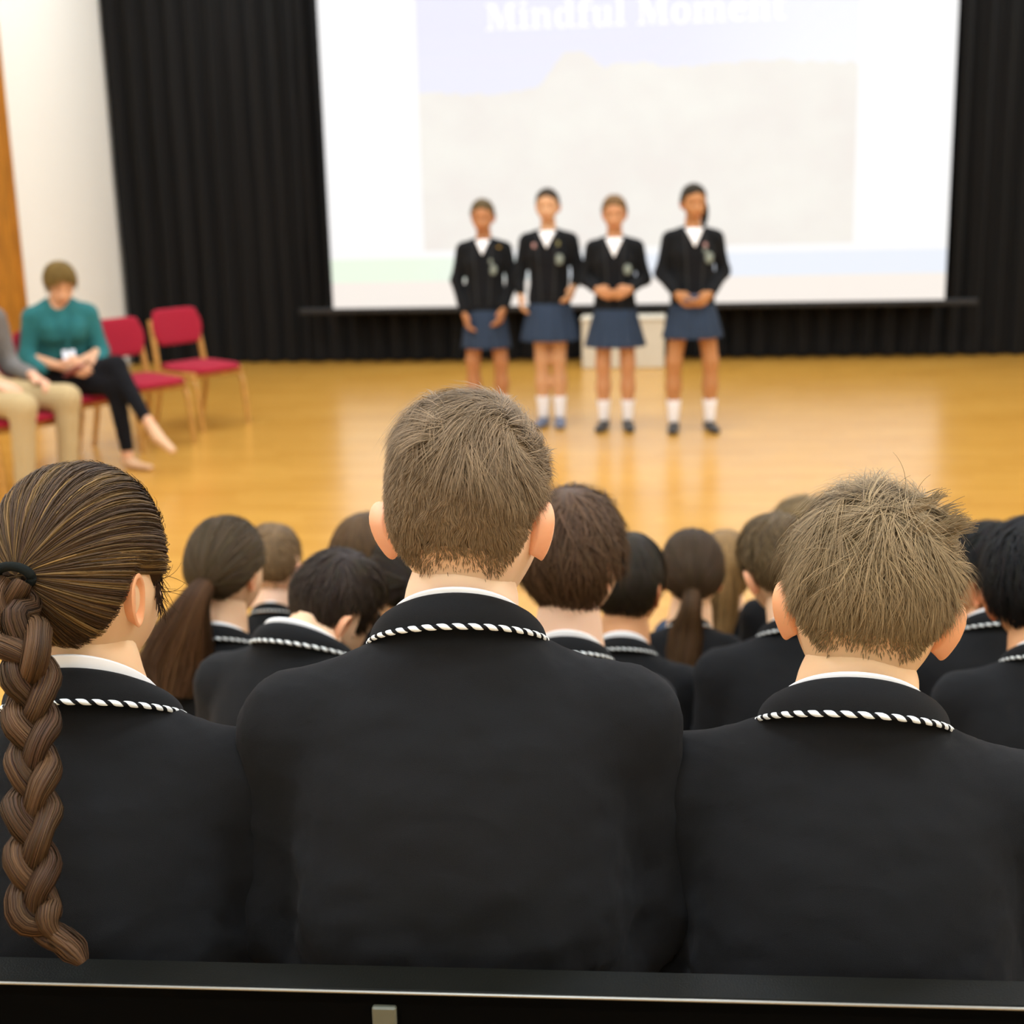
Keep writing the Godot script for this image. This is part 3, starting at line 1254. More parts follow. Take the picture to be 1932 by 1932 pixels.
func room() -> void:
	var w := RIGHT - LEFT
	var l := REAR - BACK
	var mx := (LEFT + RIGHT) / 2.0
	var mz := (BACK + REAR) / 2.0
	struct("floor", boxed(Vector3(mx, -0.1, mz), Vector3(w + 0.4, 0.2, l + 0.4), 0.001), M.floor)
	struct("ceiling", boxed(Vector3(mx, HIGH + 0.1, mz), Vector3(w + 0.4, 0.2, l + 0.4), 0.001), M.ceiling)
	struct("wall_back", boxed(Vector3(mx, HIGH / 2, BACK - 0.1), Vector3(w + 0.4, HIGH, 0.2), 0.001), M.dark_wall)
	struct("wall_rear", boxed(Vector3(mx, HIGH / 2, REAR + 0.1), Vector3(w + 0.4, HIGH, 0.2), 0.001), M.wall)
	struct("wall_left", boxed(Vector3(LEFT - 0.1, HIGH / 2, mz), Vector3(0.2, HIGH, l), 0.001), M.wall)
	struct("wall_right", boxed(Vector3(RIGHT + 0.1, HIGH / 2, mz), Vector3(0.2, HIGH, l), 0.001), M.wall)
	# timber door in the left wall
	var d := Node3D.new()
	d.name = "door_1"
	d.set_meta("kind", "structure")
	add_child(d)
	put("door_leaf", boxed(Vector3(LEFT + 0.02, 1.48, -10.35), Vector3(0.04, 2.92, 0.9), 0.004), M.veneer, d)
	put("door_leaf", boxed(Vector3(LEFT + 0.02, 1.48, -9.44), Vector3(0.04, 2.92, 0.9), 0.004), M.veneer, d)
	put("door_frame", boxed(Vector3(LEFT + 0.03, 1.5, -10.84), Vector3(0.06, 3.0, 0.07), 0.004), M.veneer, d)
	put("door_frame", boxed(Vector3(LEFT + 0.03, 1.5, -8.95), Vector3(0.06, 3.0, 0.07), 0.004), M.veneer, d)
	put("door_frame", boxed(Vector3(LEFT + 0.03, 2.97, -9.895), Vector3(0.06, 0.06, 1.82), 0.004), M.veneer, d)
	var hb := MB.new()
	hb.tube([Vector3(LEFT + 0.04, 1.05, -9.98), Vector3(LEFT + 0.08, 1.05, -9.98), Vector3(LEFT + 0.08, 1.05, -10.1)], [0.01], 8)
	put("door_handle", hb.mesh(), M.trim, d)
	# ceiling lamps: square diffusers, each with its light just below
	var glow := mat(Color(0.95, 0.95, 0.93), 0.6)
	glow.emission_enabled = true
	glow.emission = Color(0.9, 0.95, 1.0)
	glow.emission_energy_multiplier = 2.5
	var frame := mat(Color(0.85, 0.85, 0.83), 0.5)
	for ix in 3:
		for iz in 5:
			var at := Vector3(LEFT + w * (ix + 0.5) / 3.0, HIGH, BACK + 1.7 + iz * 3.45)
			var lamp := thing("ceiling_lamp", "square white ceiling panel lamp above the hall", "lamp", at, 0.0, "ceiling lamps of the hall")
			put("diffuser", boxed(Vector3(0, -0.03, 0), Vector3(1.14, 0.02, 1.14), 0.003), glow, lamp)
			var fb := MB.new()
			for s in [-1.0, 1.0]:
				fb.box(Vector3(s * 0.585, -0.03, 0), Vector3(0.03, 0.06, 1.2), 0.004)
				fb.box(Vector3(0, -0.03, s * 0.585), Vector3(1.14, 0.06, 0.03), 0.004)
			put("lamp_frame", fb.mesh(), frame, lamp)
			var a := AreaLight3D.new()
			a.name = "lamp_light"
			a.area_size = Vector2(1.12, 1.12)
			a.light_energy = LAMP * [1.0, 1.0, 1.0, 1.75, 0.6][iz]   # the lamps over the audience are turned up
			a.light_color = Color(0.866, 0.925, 1.0)
			a.shadow_enabled = true
			a.set("area_range", 30.0)
			a.rotation.x = -PI / 2
			a.position = Vector3(0, -0.05, 0)
			lamp.add_child(a)


const LAMP := 7.5


# a pleated curtain between two places, as one hanging cloth with thickness
func curtain(x0: float, x1: float, z: float, bottom: float, top: float, seed_: int) -> ArrayMesh:
	var r := RandomNumberGenerator.new()
	r.seed = seed_
	var b := MB.new()
	var cols := int((x1 - x0) / 0.02)
	var rings := []
	var phase := []
	var a := 0.0
	for i in cols + 1:
		phase.append(a)
		a += 0.02 * TAU / (0.20 + 0.07 * wave.get_noise_1d(i * 18.0 + seed_ * 100.0))
	for side in 2:
		var grid := []
		for k in 25:
			var y := lerpf(bottom, top, k / 24.0)
			var row := PackedVector3Array()
			for j in cols + 1:
				var i := j if side == 0 else cols - j
				var x := lerpf(x0, x1, float(i) / cols)
				var soft := 1.0 + 0.25 * wave.get_noise_2d(x * 90.0, y * 45.0 + seed_ * 77.0)
				row.append(Vector3(x + 0.012 * wave.get_noise_2d(y * 60.0, i * 6.0), y, z + (sin(phase[i]) * 0.055 + 0.02 * sin(phase[i] * 2.3 + y * 0.4)) * soft + (0.004 if side == 0 else -0.004)))
			grid.append(row)
		b.loft(grid, false, false, false, false)
	return b.mesh()


func stage() -> void:
	var places := [[LEFT + 0.03, -3.5, "black stage curtain hanging at the left end beside the cream wall"], [-3.5, -1.6, "black curtain partly behind the left part of the white screen"], [-1.6, 0.55, "black curtain behind the middle of the screen, behind the standing girls"], [0.55, 2.5, "black curtain behind the right part of the screen"], [2.5, RIGHT - 0.03, "black stage curtain hanging right of the white screen"]]
	for i in places.size():
		var c := put("stage_curtain", curtain(places[i][0], places[i][1], BACK + 0.15, 0.015, HIGH - 0.14, i + 1), M.curtain)
		tag(c, places[i][2], "curtain", "black curtains along the end wall")
	var rail := put("curtain_track", boxed(Vector3(-0.4, HIGH - 0.105, BACK + 0.15), Vector3(9.8, 0.05, 0.05), 0.004), M.black_paint)
	tag(rail, "black track that carries the stage curtains", "curtain track")
	# the projection screen
	var z := -12.756
	var x0 := -3.197
	var x1 := 2.421
	var y0 := 0.545
	var y1 := 4.72
	var s := thing("projection_screen", "large white projection screen with a pale mountain slide, in front of black curtains", "screen", Vector3((x0 + x1) / 2.0, y0, z))
	var b := MB.new()
	b.flat_quad(Vector3(x0, y0, z), Vector3(x1, y0, z), Vector3(x1, y1, z), Vector3(x0, y1, z))
	b.uv = PackedVector2Array([Vector2(0, 1), Vector2(1, 1), Vector2(1, 0), Vector2(0, 0)])
	var off := -s.position
	var wide := 1024
	var tall := 760
	var im := Image.create_empty(wide, tall, false, Image.FORMAT_RGB8)
	var ridge := [[-2.33, 2.47], [-1.9, 2.45], [-1.53, 2.44], [-1.25, 2.48], [-1.14, 2.56], [-0.99, 2.77], [-0.85, 2.79], [-0.72, 2.72], [-0.62, 2.65], [-0.33, 2.68], [0.0, 2.62], [0.27, 2.63], [0.8, 2.66], [1.2, 2.63], [1.62, 2.6]]
	for py in tall:
		var y := lerpf(y1, y0, (py + 0.5) / tall)
		for px in wide:
			var x := lerpf(x0, x1, (px + 0.5) / wide)
			var col := Color(1, 1, 1)
			if x > -2.30 and x < 1.60 and y > 1.06 and y < 3.95:
				var top := 2.6
				for i in ridge.size() - 1:
					if x >= ridge[i][0] and x < ridge[i + 1][0]:
						top = lerpf(ridge[i][1], ridge[i + 1][1], (x - ridge[i][0]) / (ridge[i + 1][0] - ridge[i][0]))
				top += 0.03 * wave.get_noise_1d(x * 700.0)
				if y > top:
					col = Color(0.918, 0.918, 0.99).lerp(Color(0.975, 0.985, 1.0), smoothstep(-0.3, 1.5, x) * 0.8 + 0.2 * smoothstep(3.2, 2.5, y))
				else:
					var g := wave.get_noise_2d(x * 60.0, y * 80.0) + 0.5 * wave.get_noise_2d(x * 240.0, y * 300.0)
					col = Color(0.953, 0.932, 0.905).lerp(Color(0.972, 0.962, 0.93), clampf(0.45 + g * 0.8, 0.0, 1.0))
			elif y < 0.78:
				col = Color(0.99, 0.955, 0.92)
			elif y < 0.995:
				col = Color(0.945, 1.0, 0.915).lerp(Color(0.93, 0.96, 1.0), smoothstep(-2.6, -0.6, x))
			im.set_pixel(px, py, col)
	var lit := mat(Color(0.35, 0.35, 0.35), 0.9, 0.1)
	lit.emission_enabled = true
	lit.emission_texture = ImageTexture.create_from_image(im)
	lit.emission = Color.BLACK
	lit.emission_energy_multiplier = SCREEN
	var sheet := put("screen_surface", b.mesh(), lit, s, "white screen showing a pale slide of a mountain under a lavender sky")
	sheet.position = off
	put("screen_backing", boxed(Vector3((x0 + x1) / 2.0, (y0 + y1) / 2.0, z - 0.008), Vector3(x1 - x0, y1 - y0, 0.012), 0.001), M.black_paint, s).position = off
	put("bottom_bar", boxed(Vector3(-0.41, y0 - 0.025, z), Vector3(6.24, 0.05, 0.05), 0.008), M.black_paint, s).position = off
	put("roller_case", boxed(Vector3(-0.41, y1 + 0.09, z - 0.02), Vector3(6.24, 0.18, 0.16), 0.02), M.black_paint, s).position = off
	var tm := TextMesh.new()
	tm.text = "Mindful Moment"
	var font := SystemFont.new()
	font.font_names = PackedStringArray(["Droid Serif"])
	font.font_weight = 700
	tm.font = font
	tm.font_size = 64
	tm.depth = 0.002
	tm.pixel_size = 0.01
	tm.horizontal_alignment = HORIZONTAL_ALIGNMENT_LEFT
	tm.vertical_alignment = VERTICAL_ALIGNMENT_BOTTOM
	var white := mat(Color(0.35, 0.35, 0.35), 0.9, 0.1)
	white.emission_enabled = true
	white.emission = Color(1, 1, 1)
	white.emission_energy_multiplier = SCREEN * 1.05
	var title := put("slide_title", tm, white, s, "white serif title reading Mindful Moment")
	var box := tm.get_aabb()
	var k := 2.63 / box.size.x
	title.scale = Vector3(k, k, 1)
	title.position = off + Vector3(-1.668 - box.position.x * k, 2.985 - (box.position.y + box.size.y * 0.02) * k, z + 0.002)
	var a := AreaLight3D.new()
	a.name = "screen_light"
	a.area_size = Vector2(5.5, 4.0)
	a.light_energy = 0.4
	a.light_color = Color(0.98, 0.98, 1.0)
	a.shadow_enabled = true
	a.set("area_range", 30.0)
	a.rotation.y = PI
	a.position = Vector3(0, 2.1, 0.03)
	s.add_child(a)
	# a pale box under the screen
	var bx := thing("storage_box", "low cream box on the floor under the screen, behind the standing girls", "box", Vector3(-0.45, 0, -12.5))
	put("box_body", boxed(Vector3(0, 0.215, 0), Vector3(0.74, 0.43, 0.3), 0.01), M.cream, bx)
	put("box_lid", boxed(Vector3(0, 0.445, 0), Vector3(0.76, 0.03, 0.32), 0.008), M.cream, bx)


const SCREEN := 0.9


func seating() -> void:
	# the bench of the nearest row, its back towards the camera
	var o := thing("bench", "long black bench with a slim metal edge on its backrest, nearest row", "bench", Vector3(-0.15, 0, -1.0475), deg_to_rad(1.86))
	var w := 4.2
	put("top_rail", boxed(Vector3(0, 0.912, -0.023), Vector3(w, 0.016, 0.042), 0.003), M.bench, o)
	put("rail_face", boxed(Vector3(0, 0.895, -0.008), Vector3(w, 0.044, 0.012), 0.001), M.matte_black, o)
	put("metal_trim", boxed(Vector3(0, 0.9188, -0.0012), Vector3(w, 0.0026, 0.0026), 0.0008), M.trim, o, "thin bright metal edge strip")
	put("backrest_panel", boxed(Vector3(0, 0.768, -0.006), Vector3(w, 0.215, 0.014), 0.003), M.bench_panel, o)
	for k in 4:
		var x := -0.1 + (k - 1) * 1.15
		put("bracket", boxed(Vector3(x, 0.897, 0.0), Vector3(0.0215, 0.019, 0.007), 0.0015), M.bracket, o)
	put("seat_board", boxed(Vector3(0, 0.515, -0.26), Vector3(w, 0.05, 0.42), 0.01), M.bench, o)
	for k in 5:
		var x := -1.95 + k * 0.975
		put("leg", boxed(Vector3(x, 0.245, -0.42), Vector3(0.05, 0.49, 0.04), 0.004), M.bench, o)
		put("leg", boxed(Vector3(x, 0.245, -0.08), Vector3(0.05, 0.49, 0.04), 0.004), M.bench, o)
		put("back_post", boxed(Vector3(x, 0.71, -0.03), Vector3(0.04, 0.36, 0.018), 0.003), M.bench, o)
	# a low bench for the second row
	var g := thing("gymnastics_bench", "low wooden bench under the second row of pupils", "bench", Vector3(-0.15, 0, -2.22))
	put("bench_top", boxed(Vector3(0, 0.285, 0), Vector3(2.6, 0.03, 0.26), 0.008), M.beech, g)
	for s in [-1.0, 0.0, 1.0]:
		put("leg", boxed(Vector3(s * 1.1, 0.135, 0), Vector3(0.04, 0.27, 0.24), 0.004), M.beech, g)
	put("stretcher", boxed(Vector3(0, 0.15, 0), Vector3(2.2, 0.06, 0.03), 0.004), M.beech, g)


# sRGB tone to the linear values that vertex colours want
func lin(r: float, g: float, b: float) -> Color:
	return Color(r, g, b).srgb_to_linear()


func front_row() -> void:
	var fair := skin(Color(0.975, 0.82, 0.68))
	var warm := skin(Color(0.965, 0.79, 0.61))
	# the tall boy in the middle
	pupil({
		"label": "tall boy with short brown hair and tapered nape, centre of the nearest row", "group": "pupils on the nearest bench", "at": Vector3(-0.220, 0, -1.33), "neck": 1.213, "seat": 0.54, "scale": 1.0, "wide": 1.02, "turn": deg_to_rad(6.0),
		"head": Vector3(0.012, 0.066, -0.016), "yaw": deg_to_rad(10), "pitch": deg_to_rad(10), "roll": deg_to_rad(-1), "ears": 0.62, "skin": fair, "front": true, "neck_r": 0.058, "rise": 0.005, "collar": 1.0,
		"hair": [
			{"kind": "short", "seed": 4, "n": 62000, "col": lin(0.465, 0.385, 0.285), "crown": Vector3(0.5, 0.68, 0.55), "long": 0.042, "short": 0.0095, "y0": 0.035, "y1": 0.07, "part": -0.55, "lift": 0.009, "swirl": 0.5, "messy": 0.75, "thick": 0.0035, "top": 0.012, "fade": 0.036, "edge": 0.05, "line": LINE_NAPE, "width": 0.00036, "tuft": 0.9, "clump": 0.012},
		],
	})
	# the fair boy on the right
	var b := pupil({
		"label": "boy with tousled dark-blond hair, right of the tall boy in the nearest row", "group": "pupils on the nearest bench", "at": Vector3(0.185, 0, -1.357), "neck": 1.124, "seat": 0.54, "scale": 0.95, "wide": 1.04, "turn": deg_to_rad(-5.0),
		"head": Vector3(0.013, 0.049, -0.034), "yaw": deg_to_rad(1), "pitch": deg_to_rad(17), "roll": deg_to_rad(5), "ears": 0.66, "skin": warm, "front": true, "neck_r": 0.0605, "rise": 0.004, "collar": 1.06,
		"hair": [
			{"kind": "short", "seed": 9, "line": LINE_CROP, "n": 48000, "col": lin(0.495, 0.415, 0.295), "crown": Vector3(0.27, 0.70, 0.68), "long": 0.052, "short": 0.010, "y0": -0.035, "y1": 0.045, "lift": 0.013, "swirl": 0.2, "messy": 0.85, "thick": 0.003, "top": 0.012, "fade": 0.02, "edge": 0.045, "width": 0.00042, "tuft": 1.0, "clump": 0.014},
		],
	})
	# the girl with the plait
	var a := pupil({
		"label": "girl with brown hair tied back into a long plait, left in the nearest row", "group": "pupils on the nearest bench", "at": Vector3(-0.607, 0, -1.30), "neck": 1.140, "seat": 0.54, "scale": 0.93, "wide": 0.98, "turn": deg_to_rad(5.0), "girl": true,
		"head": Vector3(-0.004, 0.078, -0.007), "head_scale": 0.965, "yaw": deg_to_rad(12), "pitch": deg_to_rad(7), "roll": deg_to_rad(0), "ears": 0.14, "skin": warm, "front": true, "neck_r": 0.055, "rise": 0.013, "collar": 1.0,
		"hair": [
			{"kind": "pulled", "seed": 2, "n": 22000, "col": lin(0.245, 0.175, 0.105), "bright": lin(0.47, 0.36, 0.20), "tie": Vector3(0.0, 0.17, 1.0), "thick": 0.010, "width": 0.00055, "line": LINE_SWEPT},
		],
	})
	var h: Transform3D = a.get_meta("head_at")
	var tie := h * (skull(Vector3(0, 0.17, 1).normalized()) + Vector3(0, 0.003, 0.022))
	var pb := MB.new()
	var start := tie + Vector3(0, -0.004, 0.008)
	braid(pb, [start, start + Vector3(0.0, -0.03, 0.012), Vector3(-0.004, 1.19, 0.150), Vector3(0.0, 1.14, 0.165), Vector3(0.012, 1.07, 0.215), Vector3(0.022, 1.00, 0.258), Vector3(0.032, 0.978, 0.268), Vector3(0.052, 0.964, 0.274)], 0.030, 0.041, lin(0.20, 0.14, 0.088), lin(0.42, 0.30, 0.19))
	put("plait", pb.mesh(true), M.hair, a, "long brown three-strand plait")
	var wr := RandomNumberGenerator.new()
	wr.seed = 15
	var wb := MB.new()
	for k in 90:   # the short hair and loose curls in front of the ear
		var far := wr.randf()
		var q := skull(Vector3(1.0, lerpf(0.25, -0.42, far), wr.randf_range(-0.62, -0.32)).normalized())
		if k < 72:
			curl(wb, h, q + Vector3(0.001, 0, 0), Vector3(0.15, wr.randf_range(-1.0, -0.6), wr.randf_range(-0.25, 0.35)), wr.randf_range(0.015, 0.03), wr.randf_range(-15.0, 15.0), lin(0.2, 0.145, 0.09), 0.0006)
		else:
			curl(wb, h, q, Vector3(wr.randf_range(0.3, 0.9), wr.randf_range(-1.0, 0.1), wr.randf_range(-0.6, 0.2)), wr.randf_range(0.02, 0.04), wr.randf_range(-70.0, 70.0), lin(0.24, 0.17, 0.1), 0.0003)
	put("loose_curls", wb.mesh(true), M.hair, a)
	var hb: Transform3D = b.get_meta("head_at")
	var fb := MB.new()
	for k in 3:   # stray hairs that stand up from the crown
		curl(fb, hb, Vector3(0.01 + 0.012 * k, 0.112, 0.02), Vector3(0.25 - 0.1 * k, 1.0, 0.1), 0.05 if k == 1 else 0.03, 22.0 if k == 1 else -30.0, lin(0.42, 0.34, 0.22), 0.00028)
	for k in 16:   # spiky tufts on the right of the crown
		var top := skull(Vector3(wr.randf_range(0.1, 0.75), wr.randf_range(0.55, 1.0), wr.randf_range(0.0, 0.75)).normalized()) * 1.10
		var lean := Vector3(wr.randf_range(0.35, 1.0), wr.randf_range(0.15, 0.7), wr.randf_range(-0.2, 0.35))
		var far := wr.randf_range(0.018, 0.034)
		var bend := wr.randf_range(-25.0, 10.0)
		for q in 26:
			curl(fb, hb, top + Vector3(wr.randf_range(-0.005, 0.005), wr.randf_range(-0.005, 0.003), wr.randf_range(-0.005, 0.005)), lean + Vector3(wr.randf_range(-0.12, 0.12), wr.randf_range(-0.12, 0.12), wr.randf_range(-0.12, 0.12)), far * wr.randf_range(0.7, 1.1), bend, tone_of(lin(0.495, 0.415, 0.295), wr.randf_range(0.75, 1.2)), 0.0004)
	put("stray_hairs", fb.mesh(true), M.hair, b)
	var ring := []
	for k in 25:
		var an := TAU * k / 24.0
		ring.append(tie + h.basis.x * cos(an) * 0.019 + (h.basis.y * 0.9 + h.basis.z * 0.35) * sin(an) * 0.012 + Vector3(0, 0.002, 0.006))
	var eb := MB.new()
	eb.tube(ring, [0.0048], 8)
	put("hair_tie", eb.mesh(), M.elastic, a, "black elastic hair tie")


# one loose hair that bends as it goes
func curl(b: MB, h: Transform3D, root: Vector3, d: Vector3, length: float, bend: float, col: Color, width := 0.0003) -> void:
	var pts := PackedVector3Array()
	var nrs := PackedVector3Array()
	var p := h * root
	var dir := (h.basis * d).normalized()
	for k in 9:
		pts.append(p)
		nrs.append(Vector3(0, 0.25, 1).normalized())
		p += dir * (length / 8.0)
		dir = dir.rotated(Vector3.BACK, bend * length / 8.0)
	ribbon(b, pts, nrs, width, col, col, 0.4)


func rows_behind() -> void:
	var fair := skin(Color(0.90, 0.73, 0.58))
	var pink := skin(Color(0.92, 0.76, 0.64))
	var tan_ := skin(Color(0.82, 0.60, 0.42))
	var second := "pupils in the second row"
	var further := "pupils on the floor further forward"
	var dark := lin(0.17, 0.13, 0.095)
	var brown := lin(0.30, 0.22, 0.15)
	# second row
	pupil({"label": "black-haired boy with head bowed to the right, left of the tall boy", "group": second, "at": Vector3(-0.655, 0, -2.27), "neck": 0.872, "seat": 0.30, "turn": deg_to_rad(-14), "head": Vector3(0.012, -0.012, -0.085), "head_scale": 0.92, "yaw": deg_to_rad(22), "pitch": deg_to_rad(38), "roll": deg_to_rad(14), "ears": 0.6, "skin": fair, "rise": 0.007, "wide": 1.05, "collar": 1.0, "scale": 0.92,
		"hair": [{"kind": "short", "seed": 21, "n": 5000, "col": dark, "long": 0.045, "short": 0.012, "lift": 0.006, "messy": 0.3, "thick": 0.005, "top": 0.012, "width": 0.0011, "fade": 0.03}]})
	pupil({"label": "boy with thick wavy dark-brown hair, just right of the tall boy's ear", "group": second, "at": Vector3(-0.18, 0, -2.27), "neck": 0.852, "seat": 0.30, "turn": deg_to_rad(0), "head": Vector3(0.004, 0.118, -0.03), "yaw": deg_to_rad(22), "pitch": deg_to_rad(6), "ears": 0.35, "skin": pink, "rise": 0.012,
		"hair": [{"kind": "short", "seed": 22, "n": 7000, "col": brown, "crown": Vector3(0, 1, 0.3), "long": 0.065, "short": 0.075, "lift": 0.012, "messy": 0.75, "tuft": 1.0, "clump": 0.018, "swirl": 0.0, "thick": 0.012, "top": 0.016, "width": 0.0012, "fade": 0.01, "edge": 0.02}]})
	pupil({"label": "girl with a loose bushy brown ponytail beside the plaited girl", "group": further, "at": Vector3(-1.02, 0, -2.85), "neck": 0.675, "scale": 0.95, "girl": true, "turn": deg_to_rad(5), "head": Vector3(0.02, 0.105, -0.03), "yaw": deg_to_rad(14), "pitch": deg_to_rad(12), "ears": 0.2, "skin": fair, "head_scale": 0.98,
		"hair": [{"kind": "pulled", "seed": 23, "n": 4500, "col": lin(0.25, 0.2, 0.13), "tie": Vector3(0, -0.30, 1), "thick": 0.011, "width": 0.0012, "streaks": false},
			{"kind": "lock", "path": [Vector3(0, -0.03, 0.095), Vector3(-0.008, -0.06, 0.125), Vector3(-0.025, -0.12, 0.135), Vector3(-0.045, -0.19, 0.135), Vector3(-0.055, -0.27, 0.14)], "radii": [0.018, 0.032, 0.055, 0.068, 0.045], "n": 1400, "col": lin(0.28, 0.19, 0.115), "seed": 3, "frizz": 0.3}]})
	pupil({"label": "boy with black hair, head bowed, at the right edge in the second row", "group": second, "at": Vector3(0.635, 0, -2.30), "neck": 0.845, "seat": 0.30, "turn": deg_to_rad(-8), "head": Vector3(-0.015, 0.055, -0.065), "yaw": deg_to_rad(5), "pitch": deg_to_rad(26), "roll": deg_to_rad(-10), "ears": 0.6, "skin": tan_,
		"hair": [{"kind": "short", "seed": 24, "n": 6000, "col": lin(0.085, 0.08, 0.075), "long": 0.06, "short": 0.03, "lift": 0.010, "messy": 0.4, "thick": 0.012, "top": 0.02, "width": 0.0012}]})
	# third row and beyond, on the floor
	pupil({"label": "boy with cropped light-brown hair behind the ponytail girl", "group": further, "at": Vector3(-1.125, 0, -3.6), "neck": 0.49, "turn": 0.1, "head": Vector3(0.0, 0.088, -0.03), "yaw": deg_to_rad(6), "pitch": deg_to_rad(12), "ears": 0.5, "skin": pink,
		"hair": [{"kind": "short", "seed": 31, "n": 2500, "col": lin(0.42, 0.33, 0.22), "long": 0.03, "short": 0.008, "lift": 0.006, "width": 0.0015, "fade": 0.05, "edge": 0.06}]})
	pupil({"label": "girl with long brown hair down, half hidden by the tall boy's left ear", "group": further, "at": Vector3(-0.83, 0, -3.5), "neck": 0.53, "girl": true, "head": Vector3(0.0, 0.105, -0.02), "yaw": deg_to_rad(18), "pitch": deg_to_rad(8), "ears": 0.3, "skin": pink,
		"hair": [{"kind": "short", "seed": 32, "n": 3000, "line": LINE_GIRL, "col": lin(0.31, 0.23, 0.14), "crown": Vector3(0, 1, 0.2), "long": 0.09, "short": 0.08, "lift": 0.008, "swirl": 0.0, "messy": 0.25, "thick": 0.014, "top": 0.014, "width": 0.0015},
			{"kind": "lock", "path": [Vector3(0, 0.02, 0.075), Vector3(0, -0.06, 0.095), Vector3(0, -0.15, 0.10), Vector3(0.0, -0.24, 0.12)], "radii": [0.05, 0.06, 0.055, 0.03], "n": 400, "col": lin(0.31, 0.23, 0.14), "seed": 5}]})
	pupil({"label": "girl with very dark hair, low between the bowed boy and the tall boy", "group": further, "at": Vector3(-0.60, 0, -2.95), "neck": 0.60, "girl": true, "head": Vector3(-0.01, 0.115, -0.03), "yaw": deg_to_rad(-20), "pitch": deg_to_rad(25), "ears": 0.4, "skin": fair,
		"hair": [{"kind": "pulled", "seed": 33, "n": 2000, "col": lin(0.14, 0.11, 0.075), "tie": Vector3(0, -0.1, 1), "thick": 0.014, "width": 0.0015, "streaks": false},
			{"kind": "lock", "path": [Vector3(0, -0.01, 0.1), Vector3(0, -0.06, 0.12), Vector3(0, -0.13, 0.11), Vector3(0, -0.18, 0.1)], "radii": [0.02, 0.032, 0.03, 0.015], "n": 200, "col": lin(0.12, 0.09, 0.06), "seed": 6}]})
	pupil({"label": "boy with smooth dark hair and white collar, behind the wavy-haired boy", "group": further, "at": Vector3(-0.115, 0, -3.03), "neck": 0.598, "turn": 0.0, "head": Vector3(0.012, 0.103, -0.03), "yaw": deg_to_rad(16), "pitch": deg_to_rad(6), "ears": 0.3, "skin": tan_, "rise": 0.014,
		"hair": [{"kind": "short", "seed": 34, "n": 3500, "col": lin(0.15, 0.125, 0.09), "crown": Vector3(0, 1, 0.2), "long": 0.06, "short": 0.03, "lift": 0.005, "messy": 0.15, "swirl": 0.0, "thick": 0.009, "top": 0.012, "width": 0.0014, "fade": 0.015}]})
	pupil({"label": "girl with dark hair gathered in a low ponytail, middle of the floor group", "group": further, "at": Vector3(0.045, 0, -3.6), "neck": 0.465, "girl": true, "head": Vector3(0.008, 0.10, -0.03), "yaw": deg_to_rad(0), "pitch": deg_to_rad(8), "ears": 0.2, "skin": fair,
		"hair": [{"kind": "pulled", "seed": 35, "n": 2500, "col": lin(0.22, 0.165, 0.105), "tie": Vector3(0, -0.45, 1), "thick": 0.012, "width": 0.0015, "streaks": false},
			{"kind": "lock", "path": [Vector3(0, -0.04, 0.09), Vector3(-0.004, -0.075, 0.115), Vector3(-0.015, -0.14, 0.115), Vector3(-0.025, -0.21, 0.13), Vector3(-0.03, -0.26, 0.14)], "radii": [0.022, 0.028, 0.042, 0.042, 0.02], "n": 400, "col": lin(0.27, 0.19, 0.11), "seed": 8}]})
	pupil({"label": "girl with long dark-blond hair, furthest, beside the low-ponytail girl", "group": further, "at": Vector3(0.16, 0, -4.1), "neck": 0.355, "girl": true, "scale": 0.58, "head": Vector3(0.0, 0.085, -0.03), "yaw": deg_to_rad(8), "pitch": deg_to_rad(8), "ears": 0.2, "skin": pink,
		"hair": [{"kind": "short", "seed": 36, "n": 2500, "line": LINE_GIRL, "col": lin(0.50, 0.39, 0.24), "crown": Vector3(0, 1, 0.2), "long": 0.09, "short": 0.08, "lift": 0.006, "swirl": 0.0, "messy": 0.2, "thick": 0.012, "top": 0.012, "width": 0.0016},
			{"kind": "lock", "path": [Vector3(0, 0.02, 0.07), Vector3(0, -0.06, 0.09), Vector3(0, -0.14, 0.095), Vector3(0.0, -0.2, 0.11)], "radii": [0.05, 0.055, 0.05, 0.03], "n": 300, "col": lin(0.48, 0.37, 0.22), "seed": 9}]})
	pupil({"label": "boy with brown hair bowed low, his wide navy back left of the fair boy", "group": further, "at": Vector3(0.275, 0, -2.93), "neck": 0.69, "scale": 0.98, "turn": deg_to_rad(4), "head": Vector3(-0.030, 0.072, -0.07), "yaw": deg_to_rad(-8), "pitch": deg_to_rad(25), "roll": deg_to_rad(-12), "ears": 0.6, "skin": fair, "wide": 1.05,
		"hair": [{"kind": "short", "seed": 37, "n": 4000, "col": lin(0.33, 0.265, 0.17), "long": 0.04, "short": 0.015, "lift": 0.008, "thick": 0.006, "top": 0.014, "width": 0.0014, "fade": 0.03}]})
	pupil({"label": "boy with fuzzy fair-brown hair, just above the bowed boy's head", "group": further, "at": Vector3(0.36, 0, -3.75), "neck": 0.53, "head": Vector3(0.0, 0.09, -0.03), "yaw": 0.0, "pitch": deg_to_rad(8), "ears": 0.5, "skin": pink,
		"hair": [{"kind": "short", "seed": 38, "n": 2500, "col": lin(0.46, 0.38, 0.25), "long": 0.05, "short": 0.02, "lift": 0.014, "messy": 0.6, "thick": 0.008, "top": 0.016, "width": 0.0015}]})
